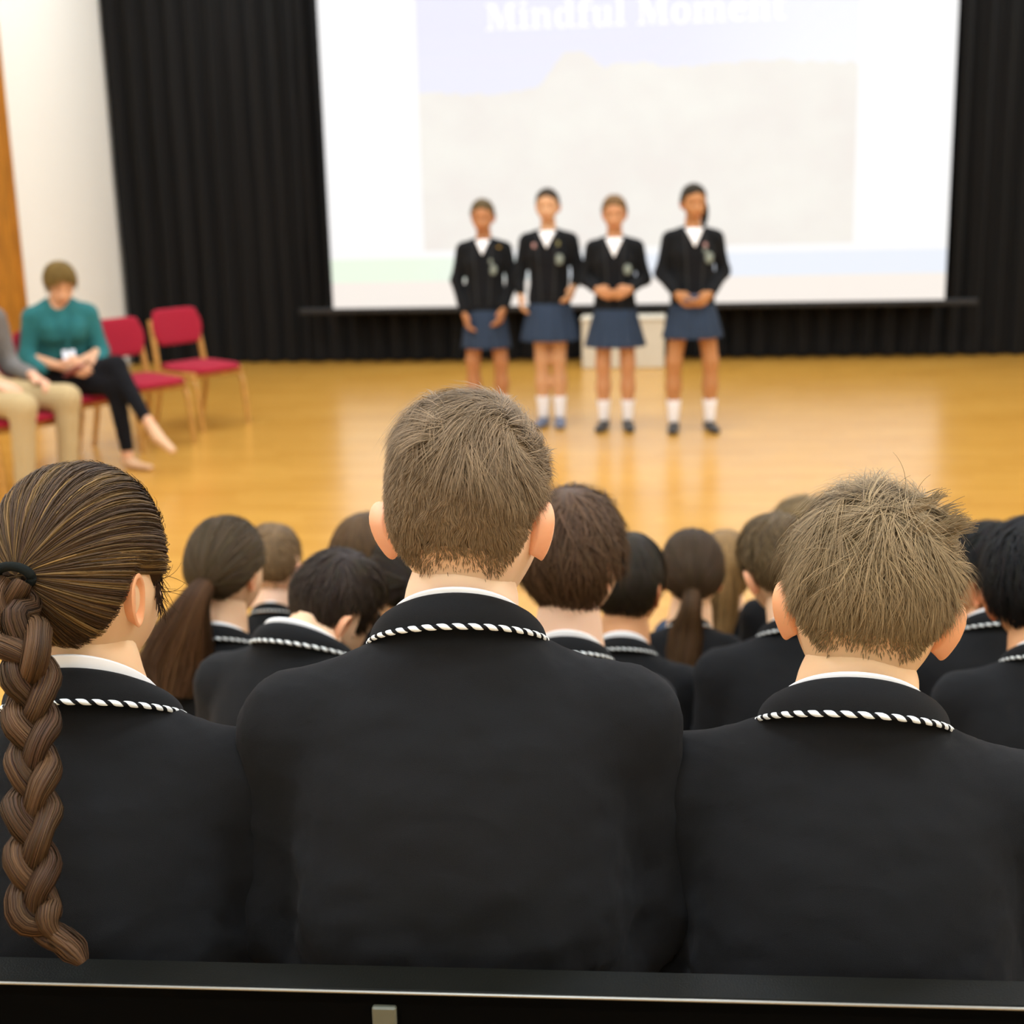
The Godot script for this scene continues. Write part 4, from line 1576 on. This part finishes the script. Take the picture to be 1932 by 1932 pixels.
	pupil({"label": "dark-haired boy looking left, between the fair boy and the right edge", "group": further, "at": Vector3(0.69, 0, -2.95), "neck": 0.70, "scale": 0.96, "turn": deg_to_rad(8), "head": Vector3(0.01, 0.042, -0.035), "yaw": deg_to_rad(-38), "pitch": deg_to_rad(10), "ears": 0.5, "skin": tan_,
		"hair": [{"kind": "short", "seed": 39, "n": 3500, "col": lin(0.1, 0.095, 0.085), "long": 0.05, "short": 0.02, "lift": 0.01, "messy": 0.4, "thick": 0.008, "top": 0.018, "width": 0.0014}]})


# ---------------------------------------------------------------- the four girls in front of the screen
func standing(o: Dictionary) -> void:
	var s: float = o.tall / 1.6
	var root := thing("person", o.label, "person", o.at, PI + o.get("turn", 0.0), "girls standing in front of the screen")
	var up := Transform3D(Basis.from_scale(Vector3.ONE * s), Vector3.ZERO)
	var hands: Array = o.hands   # [right hand of the picture's left, other], offsets from the feet as seen by the camera, in metres
	var Z := Vector3.BACK
	# blazer with sleeves
	var bl := [bone(Vector3(0, 1.20, 0.0), Vector3(0, 1.03, 0.0), 0.132, 0.122, 0.70, Z), bone(Vector3(0, 1.03, 0), Vector3(0, 0.865, 0), 0.122, 0.146, 0.74, Z)]
	both(bl, Vector3(0.055, 1.287, 0.008), Vector3(0.135, 1.258, 0.005), 0.042, 0.044)
	both(bl, Vector3(0.06, 1.16, -0.03), Vector3(0.055, 1.13, -0.03), 0.072, 0.07)
	var wrists := []
	for i in 2:
		var sx := 1.0 if i == 0 else -1.0   # the picture's left is her right
		var w := Vector3(-hands[i].x, hands[i].y, -hands[i].z) / s
		var sh := Vector3(sx * 0.155, 1.248, 0.005)
		var el := Vector3(sx * 0.205, 1.035, 0.03) + Vector3(0, 0, -0.02 if absf(w.x) > 0.1 else 0.0)
		w += (el - w).normalized() * 0.07
		bl.append(bone(sh, el, 0.046, 0.040))
		bl.append(bone(el, w, 0.039, 0.034))
		wrists.append([w, (w - el).normalized(), sx])
	var bm := net(bl, 0.0145, 75.0, 0.003)
	var nb := put("blazer", bm.mesh(), M.blazer, root)
	nb.transform = up
	# skirt
	var rings := []
	var hem: float = o.hem / s
	for k in 11:
		var t := k / 10.0
		var y := lerpf(0.87, hem, t)
		var ring := PackedVector3Array()
		for q in 72:
			var a := TAU * q / 72.0
			var pl: float = 1.0 + 0.06 * t * sin(a * 14.0) * o.get("pleat", 1.0)
			ring.append(Vector3(cos(a) * lerpf(0.128, o.get("flare", 0.185), pow(t, 0.8)) * pl, y, sin(a) * lerpf(0.095, o.get("flare", 0.185) * 0.82, pow(t, 0.8)) * pl))
		rings.append(ring)
	var inner := PackedVector3Array()
	for p in rings[-1]:
		inner.append(p * Vector3(0.95, 1, 0.95) + Vector3(0, 0.002, 0))
	rings.append(inner)
	var deep := PackedVector3Array()
	for p in rings[-2]:
		deep.append(p * Vector3(0.7, 1, 0.7) + Vector3(0, 0.2, 0))
	rings.append(deep)
	var sk := MB.new()
	sk.loft(rings, true, true, false)
	put("skirt", sk.mesh(), M.skirt, root, "blue pleated skirt").transform = up
	# figure
	var b := MB.new()
	var bones := [bone(Vector3(0, 1.22, 0.0), Vector3(0, 1.0, 0), 0.10, 0.09, 0.7, Z), bone(Vector3(0, 1.0, 0), Vector3(0, 0.83, 0.0), 0.10, 0.12, 0.75, Z), bone(Vector3(0, 1.33, 0.0), Vector3(0, 1.25, 0.0), 0.05, 0.07)]
	var gap: float = o.get("gap", 0.085)
	both(bones, Vector3(0.07, 0.82, 0), Vector3(gap, 0.46, -0.005), 0.070, minf(0.050, gap * 0.78))
	both(bones, Vector3(gap, 0.46, -0.005), Vector3(gap, 0.30, 0.012), minf(0.046, gap * 0.74), minf(0.047, gap * 0.76))
	both(bones, Vector3(gap, 0.30, 0.012), Vector3(gap, 0.06, 0.015), 0.048, 0.031)
	for w in wrists:
		var sx: float = w[2]
		bones.append(bone(Vector3(sx * 0.14, 1.24, 0), Vector3(sx * 0.2, 1.035, 0.03), 0.032, 0.03))
		bones.append(bone(Vector3(sx * 0.2, 1.035, 0.03), w[0], 0.028, 0.024))
	b.add(net(bones, 0.016, 85.0), up)
	for w in wrists:
		var sx: float = w[2]
		var th: Vector3 = o.get("thumb", Vector3(0, 0.3, -1))
		add_hand(b, up * (w[0] + w[1] * 0.028), w[1] + (o.get("fold", Vector3.ZERO) as Vector3) * Vector3(sx, 1, 1), th + Vector3(-sx * 0.3, 0, 0), sx > 0.0, 0.95)
	var h := Transform3D(Basis.from_euler(Vector3(-o.get("pitch", 0.1), -o.get("yaw", 0.0), -o.get("roll", 0.0))), up * Vector3(o.get("shift", 0.0), 1.478, -0.012))
	add_head(b, h, up * Vector3(0, 1.29, 0.01), 0.050, 0.35, 0.96)
	put("body", b.mesh(true), o.skin, root)
	var hb := MB.new()
	var hh := h * Transform3D(Basis.from_scale(Vector3.ONE * 0.96), Vector3.ZERO)
	for style in o.hair:
		if style.kind == "pulled":
			hair_pulled(hb, hh, style)
		else:
			var pts := []
			for p in style.path:
				pts.append(hh * (p as Vector3))
			lock(hb, spline(pts, 14), along(style.radii, 14), style.n, style.col, 0.0018, 5)
	put("hair", hb.mesh(true), M.hair, root)
	# shirt front in the V of the jumper, jumper, lapels: laid on the chest
	var front := func(x: float, y: float) -> float: return surface_z(bm, x, y, -1.0, 0.016)
	var vb := MB.new()
	var deepv: float = o.get("vee", 0.10)
	var half: float = o.get("vee_w", 0.058)
	patch(vb, bm, 1.318, 1.318 - deepv, func(t: float) -> float: return half * (1.0 - t) + 0.002, 0.006)
	put("shirt_front", vb.mesh(), M.shirt, root, "white shirt front in the V of the jumper").transform = up
	var jb := MB.new()
	patch(jb, bm, 1.30, 0.90, func(t: float) -> float: return lerpf(0.066, 0.038, t), 0.003)
	put("jumper", jb.mesh(), M.jumper, root, "black V-neck jumper").transform = up
	var cb := MB.new()   # the shirt collar round the neck
	var crings := []
	for k in 25:
		var a := lerpf(-2.5, 2.5, k / 24.0)
		var n := Vector3(sin(a), 0, cos(a))
		var y := 1.338 - 0.022 * (1.0 - cos(a))
		crings.append(PackedVector3Array([n * 0.060 + Vector3(0, y - 0.04, 0.004), n * 0.060 + Vector3(0, y, 0.004), n * 0.054 + Vector3(0, y, 0.004), n * 0.054 + Vector3(0, y - 0.04, 0.004)]))
	cb.loft(crings, true, true, true, true)
	put("shirt_collar", cb.mesh(), M.shirt, root).transform = up
	for sx in [-1.0, 1.0]:
		var pts := []
		for k in 15:
			var t := k / 14.0
			var y := lerpf(1.30, 0.86, t)
			var x: float = sx * lerpf(0.066, 0.042, t) 
			pts.append(Vector3(x, y, front.call(x, y) - 0.005))
		for k in range(1, 14):
			pts[k].z = (pts[k - 1].z + pts[k].z + pts[k + 1].z) / 3.0
		var lb := MB.new()
		lb.tube(pts, [0.007], 6)
		put("lapel_piping", lb.mesh(), M.lapel, root, "grey piping down the blazer's edge").transform = up
	for bd in o.get("badges", []):
		var bb := MB.new()
		var p := Vector3(bd[1], bd[2], 0)
		p.z = front.call(p.x, p.y) - 0.006
		if bd[0] == "crest":
			var out := PackedVector3Array()
			for q in 16:
				var a := TAU * q / 16.0
				out.append(p + Vector3(cos(a) * 0.027, sin(a) * 0.034 - (0.006 if sin(a) < -0.5 else 0.0), 0.004))
			var inn := PackedVector3Array()
			for q in out:
				inn.append(p + (q - p) * Vector3(0.85, 0.85, 1) - Vector3(0, 0, 0.006))
			bb.loft([out, inn], true, true, true, true)
		else:
			bb.box(p, Vector3(0.022, 0.03 if bd[0] != "bar" else 0.012, 0.006), 0.002)
		put("blazer_crest" if bd[0] == "crest" else "badge", bb.mesh(), bd[3], root, bd[4]).transform = up
	# socks and shoes
	for sx in [-1.0, 1.0]:
		var kb := MB.new()
		kb.tube([Vector3(sx * gap, 0.05, 0.016), Vector3(sx * gap, 0.09, 0.016), Vector3(sx * gap, 0.16, 0.015), Vector3(sx * gap, 0.205, 0.014), Vector3(sx * gap, 0.207, 0.014)], [0.036, 0.036, 0.043, 0.048, 0.04], 14)
		put("sock", kb.mesh(), M.sock, root).transform = up
		var sh := put("shoe", shared.get("shoe_m") if shared.has("shoe_m") else shoe_mesh().mesh(), o.get("shoes", M.shoe), root)
		shared.shoe_m = sh.mesh
		sh.transform = Transform3D(Basis(Vector3.UP, -sx * 0.15), Vector3(sx * gap * s, 0.0, 0.0))


# a strip of cloth laid on the chest of a body between two heights
func patch(b: MB, body: MB, top: float, low: float, half: Callable, off: float) -> void:
	var rows := 12
	var cols := 8
	var rings := []
	for r in rows + 1:
		var t := r / float(rows)
		var y := lerpf(top, low, t)
		var w: float = half.call(t)
		var row := PackedVector3Array()
		for q in cols + 1:
			var x := lerpf(-w, w, q / float(cols))
			row.append(Vector3(x, y, surface_z(body, x, minf(y, 1.285), -1.0, 0.017) - off + (0.02 * smoothstep(1.285, 1.33, y))))
		rings.append(row)
	for pass_ in 2:
		for r in range(1, rows):
			for q in cols + 1:
				rings[r][q].z = (rings[r - 1][q].z + rings[r][q].z + rings[r + 1][q].z) / 3.0
	var back := []
	for r in rings:
		var row := PackedVector3Array()
		for q in cols + 1:
			row.append(r[cols - q] + Vector3(0, 0, off + 0.012))
		back.append(row)
	var closed := []
	for r in rows + 1:
		var ring := PackedVector3Array(rings[r])
		ring.append_array(back[r])
		closed.append(ring)
	b.loft(closed, true, true, true, false)


func speakers() -> void:
	var tan1 := skin(Color(0.70, 0.475, 0.305))
	var fair := skin(Color(0.80, 0.60, 0.43))
	var pink := skin(Color(0.76, 0.54, 0.37))
	var olive := skin(Color(0.71, 0.49, 0.305))
	standing({"label": "shortest standing girl, leftmost, hands low in front of her hips", "tall": 1.545, "at": Vector3(-1.285, 0, -9.40), "hands": [Vector3(-0.125, 0.74, 0.11), Vector3(0.128, 0.77, 0.11)], "hem": 0.54, "flare": 0.175, "skin": tan1, "pitch": 0.18, "vee": 0.10, "vee_w": 0.05, "gap": 0.10,
		"hair": [{"kind": "pulled", "seed": 41, "n": 2200, "col": lin(0.37, 0.30, 0.18), "tie": Vector3(0, 0.1, 1), "thick": 0.010, "width": 0.0018, "streaks": false}],
		"badges": [["crest", -0.075, 1.115, M.crest, "pale blazer crest"], ["bar", -0.115, 1.265, M.gold, "gold badge on the shoulder"], ["pin", -0.06, 1.17, M.crest, "small grey badge"]]})
	standing({"label": "tall standing girl, second from the left, arms at her sides, blue-grey shoes", "tall": 1.61, "at": Vector3(-0.835, 0, -9.32), "turn": -0.05, "hands": [Vector3(-0.185, 0.865, 0.08), Vector3(0.165, 0.92, 0.08)], "hem": 0.595, "flare": 0.20, "skin": fair, "pitch": 0.06, "gap": 0.058, "shoes": M.shoe_blue, "vee": 0.11,
		"hair": [{"kind": "pulled", "seed": 42, "n": 2200, "col": lin(0.22, 0.17, 0.10), "tie": Vector3(0, 0.2, 1), "thick": 0.008, "width": 0.0018, "streaks": false}],
		"badges": [["crest", -0.085, 1.135, M.crest, "pale blazer crest"], ["pin", 0.085, 1.225, M.pink_badge, "pinkish badge on the right lapel"], ["pin", -0.075, 1.235, M.olive_badge, "olive badge on the left lapel"]]})
	standing({"label": "standing girl with light-brown hair, third from the left, hands joined at her waist", "tall": 1.55, "at": Vector3(-0.385, 0, -9.17), "hands": [Vector3(-0.095, 0.935, 0.18), Vector3(0.085, 0.935, 0.18)], "fold": Vector3(-0.9, -0.2, -0.1), "thumb": Vector3(0, 1, -0.2), "hem": 0.565, "flare": 0.205, "skin": pink, "pitch": 0.16, "vee": 0.125, "vee_w": 0.06, "gap": 0.085,
		"hair": [{"kind": "pulled", "seed": 43, "n": 2200, "col": lin(0.47, 0.35, 0.21), "tie": Vector3(0, 0.2, 1), "thick": 0.012, "width": 0.0018, "streaks": false}],
		"badges": [["crest", -0.09, 1.11, M.crest, "grey blazer crest"]]})
	standing({"label": "tallest standing girl, rightmost, dark ponytail, holding a small dark booklet", "tall": 1.615, "at": Vector3(0.125, 0, -9.10), "turn": 0.12, "hands": [Vector3(-0.105, 0.89, 0.17), Vector3(0.075, 0.89, 0.18)], "fold": Vector3(-0.7, -0.3, -0.2), "thumb": Vector3(0, 1, -0.3), "hem": 0.625, "flare": 0.19, "skin": olive, "pitch": 0.12, "yaw": -0.15, "gap": 0.12, "vee": 0.115,
		"hair": [{"kind": "pulled", "seed": 44, "n": 2200, "col": lin(0.20, 0.165, 0.10), "tie": Vector3(-0.1, 0.15, 1), "thick": 0.010, "width": 0.0018, "streaks": false}, {"kind": "lock", "path": [Vector3(-0.02, 0.02, 0.1), Vector3(-0.07, 0.015, 0.11), Vector3(-0.098, -0.04, 0.09), Vector3(-0.102, -0.10, 0.075), Vector3(-0.10, -0.17, 0.07)], "radii": [0.015, 0.022, 0.026, 0.024, 0.012], "n": 250, "col": lin(0.15, 0.12, 0.07)}],
		"badges": [["crest", -0.09, 1.135, M.crest, "green-grey blazer crest"], ["pin", -0.065, 1.21, M.pink_badge, "pink badge"], ["pin", -0.062, 1.175, M.crest, "pale badge"]]})
	var p := put("booklet", boxed(Vector3.ZERO, Vector3(0.10, 0.06, 0.008), 0.002), M.phone)
	p.position = Vector3(0.115, 0.895, -8.905)
	p.rotation = Vector3(-0.5, 0, 0)
	tag(p, "small dark booklet held by the tallest standing girl", "booklet")


# ---------------------------------------------------------------- the adults at the side and the red chairs
func padded(b: MB, w: float, h: float, t: float, bow: float, at: Vector3, turn: Basis) -> void:
	var rings := []
	for k in 13:
		var u := k / 12.0 * 2.0 - 1.0
		var e := sqrt(maxf(0.0, 1.0 - pow(absf(u), 8.0)))
		var ring := PackedVector3Array()
		for q in 24:
			var a := TAU * q / 24.0
			var cy := signf(cos(a)) * pow(absf(cos(a)), 0.35)
			var cz := signf(sin(a)) * pow(absf(sin(a)), 0.6)
			ring.append(at + turn * Vector3(u * w / 2.0, cy * h / 2.0 * (0.25 + 0.75 * e), cz * t / 2.0 * maxf(e, 0.1) + bow * u * u))
		rings.append(ring)
	b.loft(rings, true, true, true, false)


func red_chair(label: String, at: Vector3, turn: float) -> Node3D:
	var o := thing("chair", label, "chair", at, turn, "red padded chairs along the left side")
	if not shared.has("chair_seat"):
		var sb := MB.new()
		padded(sb, 0.46, 0.44, 0.055, 0.0, Vector3(0, 0.425, -0.01), Basis(Vector3.RIGHT, PI / 2 - 0.04))
		shared.chair_seat = sb.mesh()
		var bb := MB.new()
		padded(bb, 0.44, 0.26, 0.045, -0.03, Vector3(0, 0.70, 0.238), Basis(Vector3.RIGHT, 0.16))
		shared.chair_back = bb.mesh()
		shared.chair_bits = []
		for s in [-1.0, 1.0]:
			var fl := MB.new()
			fl.tube([Vector3(s * 0.215, 0.0, -0.235), Vector3(s * 0.215, 0.30, -0.205), Vector3(s * 0.215, 0.385, -0.17), Vector3(s * 0.215, 0.40, -0.08)], [0.016, 0.018, 0.019, 0.018], 10)
			shared.chair_bits.append(["leg", fl.mesh()])
			var rl := MB.new()
			rl.tube([Vector3(s * 0.215, 0.0, 0.27), Vector3(s * 0.215, 0.25, 0.20), Vector3(s * 0.215, 0.42, 0.195), Vector3(s * 0.208, 0.60, 0.222), Vector3(s * 0.205, 0.76, 0.255)], [0.016, 0.02, 0.021, 0.02, 0.016], 10)
			shared.chair_bits.append(["leg", rl.mesh()])
			var sr := MB.new()
			sr.box(Vector3(s * 0.215, 0.385, 0.0), Vector3(0.026, 0.05, 0.40), 0.006)
			shared.chair_bits.append(["side_rail", sr.mesh()])
		for z in [-0.17, 0.19]:
			var cr := MB.new()
			cr.box(Vector3(0, 0.385, z), Vector3(0.42, 0.045, 0.022), 0.005)
			shared.chair_bits.append(["cross_rail", cr.mesh()])
	put("seat", shared.chair_seat, M.red, o, "red upholstered seat")
	put("backrest", shared.chair_back, M.red, o, "red upholstered backrest")
	for p in shared.chair_bits:
		put(p[0], p[1], M.beech, o)
	return o


func adults() -> void:
	var face_ := deg_to_rad(-120)
	red_chair("empty red padded chair with wooden legs, nearest the curtain", Vector3(-3.36, 0, -9.42), face_)
	red_chair("empty red chair beside the seated woman in teal", Vector3(-3.50, 0, -8.66), face_)
	red_chair("red chair under the seated woman in teal", Vector3(-3.70, 0, -8.0), face_)
	red_chair("red chair at the left edge under the man in khaki trousers", Vector3(-3.73, 0, -7.25), face_)
	woman(Vector3(-3.66, 0, -8.05), deg_to_rad(-112))
	man(Vector3(-3.82, 0, -7.25), deg_to_rad(-108))


func woman(at: Vector3, turn: float) -> void:
	var root := thing("person", "seated woman in a teal top with bowed head and crossed legs", "person", at, turn, "adults seated at the left side")
	var Z := Vector3.BACK
	var S := 0.455
	var tb := [bone(Vector3(0, S + 0.43, 0.07), Vector3(0, S + 0.22, 0.12), 0.155, 0.145, 0.7, Z), bone(Vector3(0, S + 0.22, 0.12), Vector3(0, S + 0.09, 0.11), 0.145, 0.165, 0.75, Z)]
	both(tb, Vector3(0.03, S + 0.505, 0.055), Vector3(0.15, S + 0.47, 0.05), 0.05, 0.052)
	both(tb, Vector3(0.06, S + 0.38, 0.0), Vector3(0.06, S + 0.36, 0.0), 0.075, 0.07)
	both(tb, Vector3(0.175, S + 0.46, 0.05), Vector3(0.22, S + 0.22, 0.04), 0.055, 0.05)
	tb.append(bone(Vector3(0.22, S + 0.22, 0.04), Vector3(0.17, S + 0.16, -0.08), 0.048, 0.044))
	tb.append(bone(Vector3(-0.22, S + 0.22, 0.04), Vector3(-0.17, S + 0.16, -0.08), 0.048, 0.044))
	var twist := Transform3D(Basis(Vector3.UP, -0.55), Vector3.ZERO).translated_local(Vector3(0, 0, -0.11)).translated(Vector3(0, 0, 0.11))
	for q in tb:
		q[0] = twist * (q[0] as Vector3)
		q[1] = twist * (q[1] as Vector3)
		q[4] = twist.basis * (q[4] as Vector3)
	put("top", net(tb, 0.017, 65.0, 0.004).mesh(), M.teal, root, "teal three-quarter-sleeve top")
	# her left leg crosses over the right; x is her right
	var lb := [bone(Vector3(0, S + 0.08, 0.12), Vector3(0, S + 0.09, 0.05), 0.16, 0.15, 0.7, Z),
		bone(Vector3(0.08, S + 0.075, 0.05), Vector3(0.05, S + 0.05, -0.36), 0.085, 0.066), bone(Vector3(0.05, S + 0.05, -0.36), Vector3(0.04, 0.13, -0.40), 0.062, 0.042),
		bone(Vector3(-0.08, S + 0.085, 0.05), Vector3(0.03, S + 0.165, -0.36), 0.085, 0.064), bone(Vector3(0.03, S + 0.165, -0.36), Vector3(0.07, 0.33, -0.60), 0.060, 0.042)]
	put("trousers", net(lb, 0.017, 75.0, 0.003).mesh(), M.black_trousers, root, "black trousers")
	var b := MB.new()
	var bones := [bone(Vector3(0, S + 0.5, 0.05), Vector3(0, S + 0.1, 0.11), 0.09, 0.11, 0.75, Z), bone(Vector3(0, S + 0.58, 0.03), Vector3(0, S + 0.48, 0.05), 0.05, 0.06)]
	both(bones, Vector3(0.16, S + 0.45, 0.05), Vector3(0.215, S + 0.22, 0.04), 0.04, 0.036)
	bones.append(bone(Vector3(0.215, S + 0.22, 0.04), Vector3(0.05, S + 0.17, -0.19), 0.036, 0.026))
	bones.append(bone(Vector3(-0.215, S + 0.22, 0.04), Vector3(-0.04, S + 0.20, -0.21), 0.036, 0.026))
	for q in bones:
		q[0] = twist * (q[0] as Vector3)
		q[1] = twist * (q[1] as Vector3)
	bones.append(bone(Vector3(0.05, S + 0.04, -0.2), Vector3(0.05, S + 0.04, -0.36), 0.05, 0.05))
	bones.append(bone(Vector3(0.05, S + 0.04, -0.36), Vector3(0.04, 0.06, -0.405), 0.045, 0.032))
	bones.append(bone(Vector3(0.0, S + 0.14, -0.2), Vector3(0.03, S + 0.15, -0.36), 0.05, 0.05))
	bones.append(bone(Vector3(0.03, S + 0.15, -0.36), Vector3(0.08, 0.27, -0.66), 0.045, 0.032))
	bones.append(bone(Vector3(0.0, S + 0.07, 0.05), Vector3(0.05, S + 0.04, -0.2), 0.06, 0.05))
	bones.append(bone(Vector3(0.0, S + 0.09, 0.05), Vector3(0.0, S + 0.14, -0.2), 0.06, 0.05))
	b.add(net(bones, 0.016, 85.0))
	add_hand(b, twist * Vector3(0.035, S + 0.168, -0.21), twist.basis * Vector3(-0.5, -0.1, -0.9), Vector3(-0.3, 1, 0), true, 1.0)
	add_hand(b, twist * Vector3(-0.028, S + 0.203, -0.225), twist.basis * Vector3(0.7, -0.1, -0.7), Vector3(0.3, 1, 0), false, 1.0)
	var h := twist * Transform3D(Basis.from_euler(Vector3(-0.55, -0.05, 0.0)), Vector3(0, S + 0.665, -0.03))
	add_head(b, h, twist * Vector3(0, S + 0.50, 0.055), 0.053, 0.4, 1.02)
	put("body", b.mesh(true), skin(Color(0.86, 0.65, 0.5)), root)
	var hb := MB.new()
	hair_short(hb, h, {"seed": 51, "n": 3500, "col": lin(0.47, 0.37, 0.18), "long": 0.07, "short": 0.05, "lift": 0.012, "messy": 0.35, "thick": 0.014, "top": 0.02, "width": 0.0018, "crown": Vector3(0, 0.9, 0.4)})
	put("hair", hb.mesh(true), M.hair, root)
	var sh := [bone(Vector3(0.042, 0.05, -0.395), Vector3(0.045, 0.03, -0.45), 0.036, 0.033, 0.8, Vector3.UP), bone(Vector3(0.045, 0.028, -0.45), Vector3(0.05, 0.02, -0.58), 0.036, 0.026, 0.6, Vector3.UP)]
	put("shoe", net(sh, 0.010, 140.0).mesh(), M.nude, root, "nude flat shoe")
	var s2 := [bone(Vector3(0.08, 0.27, -0.66), Vector3(0.085, 0.22, -0.70), 0.036, 0.034), bone(Vector3(0.085, 0.22, -0.70), Vector3(0.10, 0.15, -0.82), 0.034, 0.024)]
	put("shoe", net(s2, 0.010, 140.0).mesh(), M.nude, root, "nude flat shoe")
	# badge card on a lanyard
	var lay := MB.new()
	lay.tube([Vector3(0.05, S + 0.53, 0.02), Vector3(0.045, S + 0.45, -0.075), Vector3(0.01, S + 0.33, -0.10), Vector3(0.0, S + 0.245, -0.085)], [0.004], 6)
	lay.tube([Vector3(-0.05, S + 0.53, 0.02), Vector3(-0.045, S + 0.45, -0.075), Vector3(-0.01, S + 0.33, -0.10), Vector3(0.0, S + 0.245, -0.085)], [0.004], 6)
	put("lanyard", lay.mesh(), M.teal, root).transform = twist
	var cd := MB.new()
	cd.box(Vector3(0.0, S + 0.215, -0.095), Vector3(0.075, 0.10, 0.004), 0.0015, Basis(Vector3.RIGHT, 0.35))
	put("badge_card", cd.mesh(), M.card, root, "white badge card").transform = twist
	var ph := thing("phone", "dull red phone in the hands of the woman in teal", "phone", root.transform * (twist * Vector3(0.03, S + 0.165, -0.34)), turn)
	var pm := MB.new()
	pm.box(Vector3.ZERO, Vector3(0.07, 0.010, 0.14), 0.003, Basis(Vector3.RIGHT, 0.5))
	put("phone_case", pm.mesh(), M.phone_red, ph)
	var ps := MB.new()
	ps.box(Vector3(0, 0.0052, 0.003), Vector3(0.062, 0.002, 0.13), 0.0005, Basis(Vector3.RIGHT, 0.5))
	put("phone_glass", ps.mesh(), M.phone, ph)


func man(at: Vector3, turn: float) -> void:
	var root := thing("person", "seated man in a grey jacket, white shirt and khaki trousers, cut by the left edge", "person", at, turn, "adults seated at the left side")
	var Z := Vector3.BACK
	var S := 0.455
	var tb := [bone(Vector3(0, S + 0.46, 0.12), Vector3(0, S + 0.22, 0.15), 0.175, 0.165, 0.7, Z), bone(Vector3(0, S + 0.22, 0.15), Vector3(0, S + 0.09, 0.13), 0.165, 0.175, 0.75, Z)]
	both(tb, Vector3(0.03, S + 0.555, 0.10), Vector3(0.17, S + 0.51, 0.10), 0.055, 0.058)
	both(tb, Vector3(0.20, S + 0.49, 0.10), Vector3(0.25, S + 0.22, 0.08), 0.062, 0.054)
	both(tb, Vector3(0.25, S + 0.22, 0.08), Vector3(0.17, S + 0.19, -0.15), 0.052, 0.042)
	var tm := net(tb, 0.018, 65.0, 0.004)
	put("jacket", tm.mesh(), M.grey, root, "grey jacket")
	var vb := MB.new()
	var rows := []
	for r in 13:
		var t := r / 12.0
		var y := lerpf(S + 0.53, S + 0.13, t)
		var row := PackedVector3Array()
		for q in 9:
			var x := lerpf(-0.11, 0.11, q / 8.0) * (0.55 + 0.45 * t)
			row.append(Vector3(x, y, surface_z(tm, x, y, -1.0, 0.02) - 0.008))
		for q in 9:
			row.append(row[8 - q] + Vector3(0, 0, 0.02))
		rows.append(row)
	vb.loft(rows, true, true, true, false)
	put("shirt", vb.mesh(), M.shirt, root, "white shirt front")
	var lb := [bone(Vector3(0, S + 0.08, 0.13), Vector3(0, S + 0.09, 0.06), 0.17, 0.16, 0.7, Z)]
	both(lb, Vector3(0.09, S + 0.085, 0.06), Vector3(0.17, S + 0.065, -0.40), 0.092, 0.072)
	both(lb, Vector3(0.17, S + 0.065, -0.40), Vector3(0.17, 0.10, -0.36), 0.070, 0.056)
	put("trousers", net(lb, 0.018, 75.0, 0.003).mesh(), M.khaki, root, "khaki trousers")
	var b := MB.new()
	var bones := [bone(Vector3(0, S + 0.5, 0.10), Vector3(0, S + 0.1, 0.13), 0.10, 0.12, 0.75, Z), bone(Vector3(0, S + 0.63, 0.06), Vector3(0, S + 0.5, 0.10), 0.055, 0.065)]
	both(bones, Vector3(0.18, S + 0.48, 0.10), Vector3(0.245, S + 0.22, 0.08), 0.045, 0.04)
	both(bones, Vector3(0.245, S + 0.22, 0.08), Vector3(0.15, S + 0.185, -0.19), 0.038, 0.028)
	both(bones, Vector3(0.05, S + 0.085, 0.10), Vector3(0.165, S + 0.06, -0.39), 0.065, 0.055)
	both(bones, Vector3(0.165, S + 0.06, -0.39), Vector3(0.17, 0.06, -0.36), 0.05, 0.035)
	b.add(net(bones, 0.018, 85.0))
	for s in [-1.0, 1.0]:
		add_hand(b, Vector3(s * 0.145, S + 0.183, -0.205), Vector3(-s * 0.15, -0.3, -0.9), Vector3(-s, 0.3, 0), s > 0.0, 1.08)
	var h := Transform3D(Basis.from_euler(Vector3(-0.4, 0.1, 0.0)), Vector3(0, S + 0.74, 0.02))
	add_head(b, h, Vector3(0, S + 0.55, 0.10), 0.06, 0.45, 1.05)
	put("body", b.mesh(true), skin(Color(0.87, 0.66, 0.53)), root)
	var hb := MB.new()
	hair_short(hb, h, {"seed": 52, "n": 2500, "col": lin(0.36, 0.31, 0.26), "long": 0.035, "short": 0.012, "lift": 0.008, "width": 0.0018})
	put("hair", hb.mesh(true), M.hair, root)
	for s in [-1.0, 1.0]:
		var sh := put("shoe", shared.shoe_m, M.brown_leather, root, "brown leather shoe")
		sh.transform = Transform3D(Basis.from_scale(Vector3(1.15, 1.1, 1.2)), Vector3(s * 0.17, 0.0, -0.39))
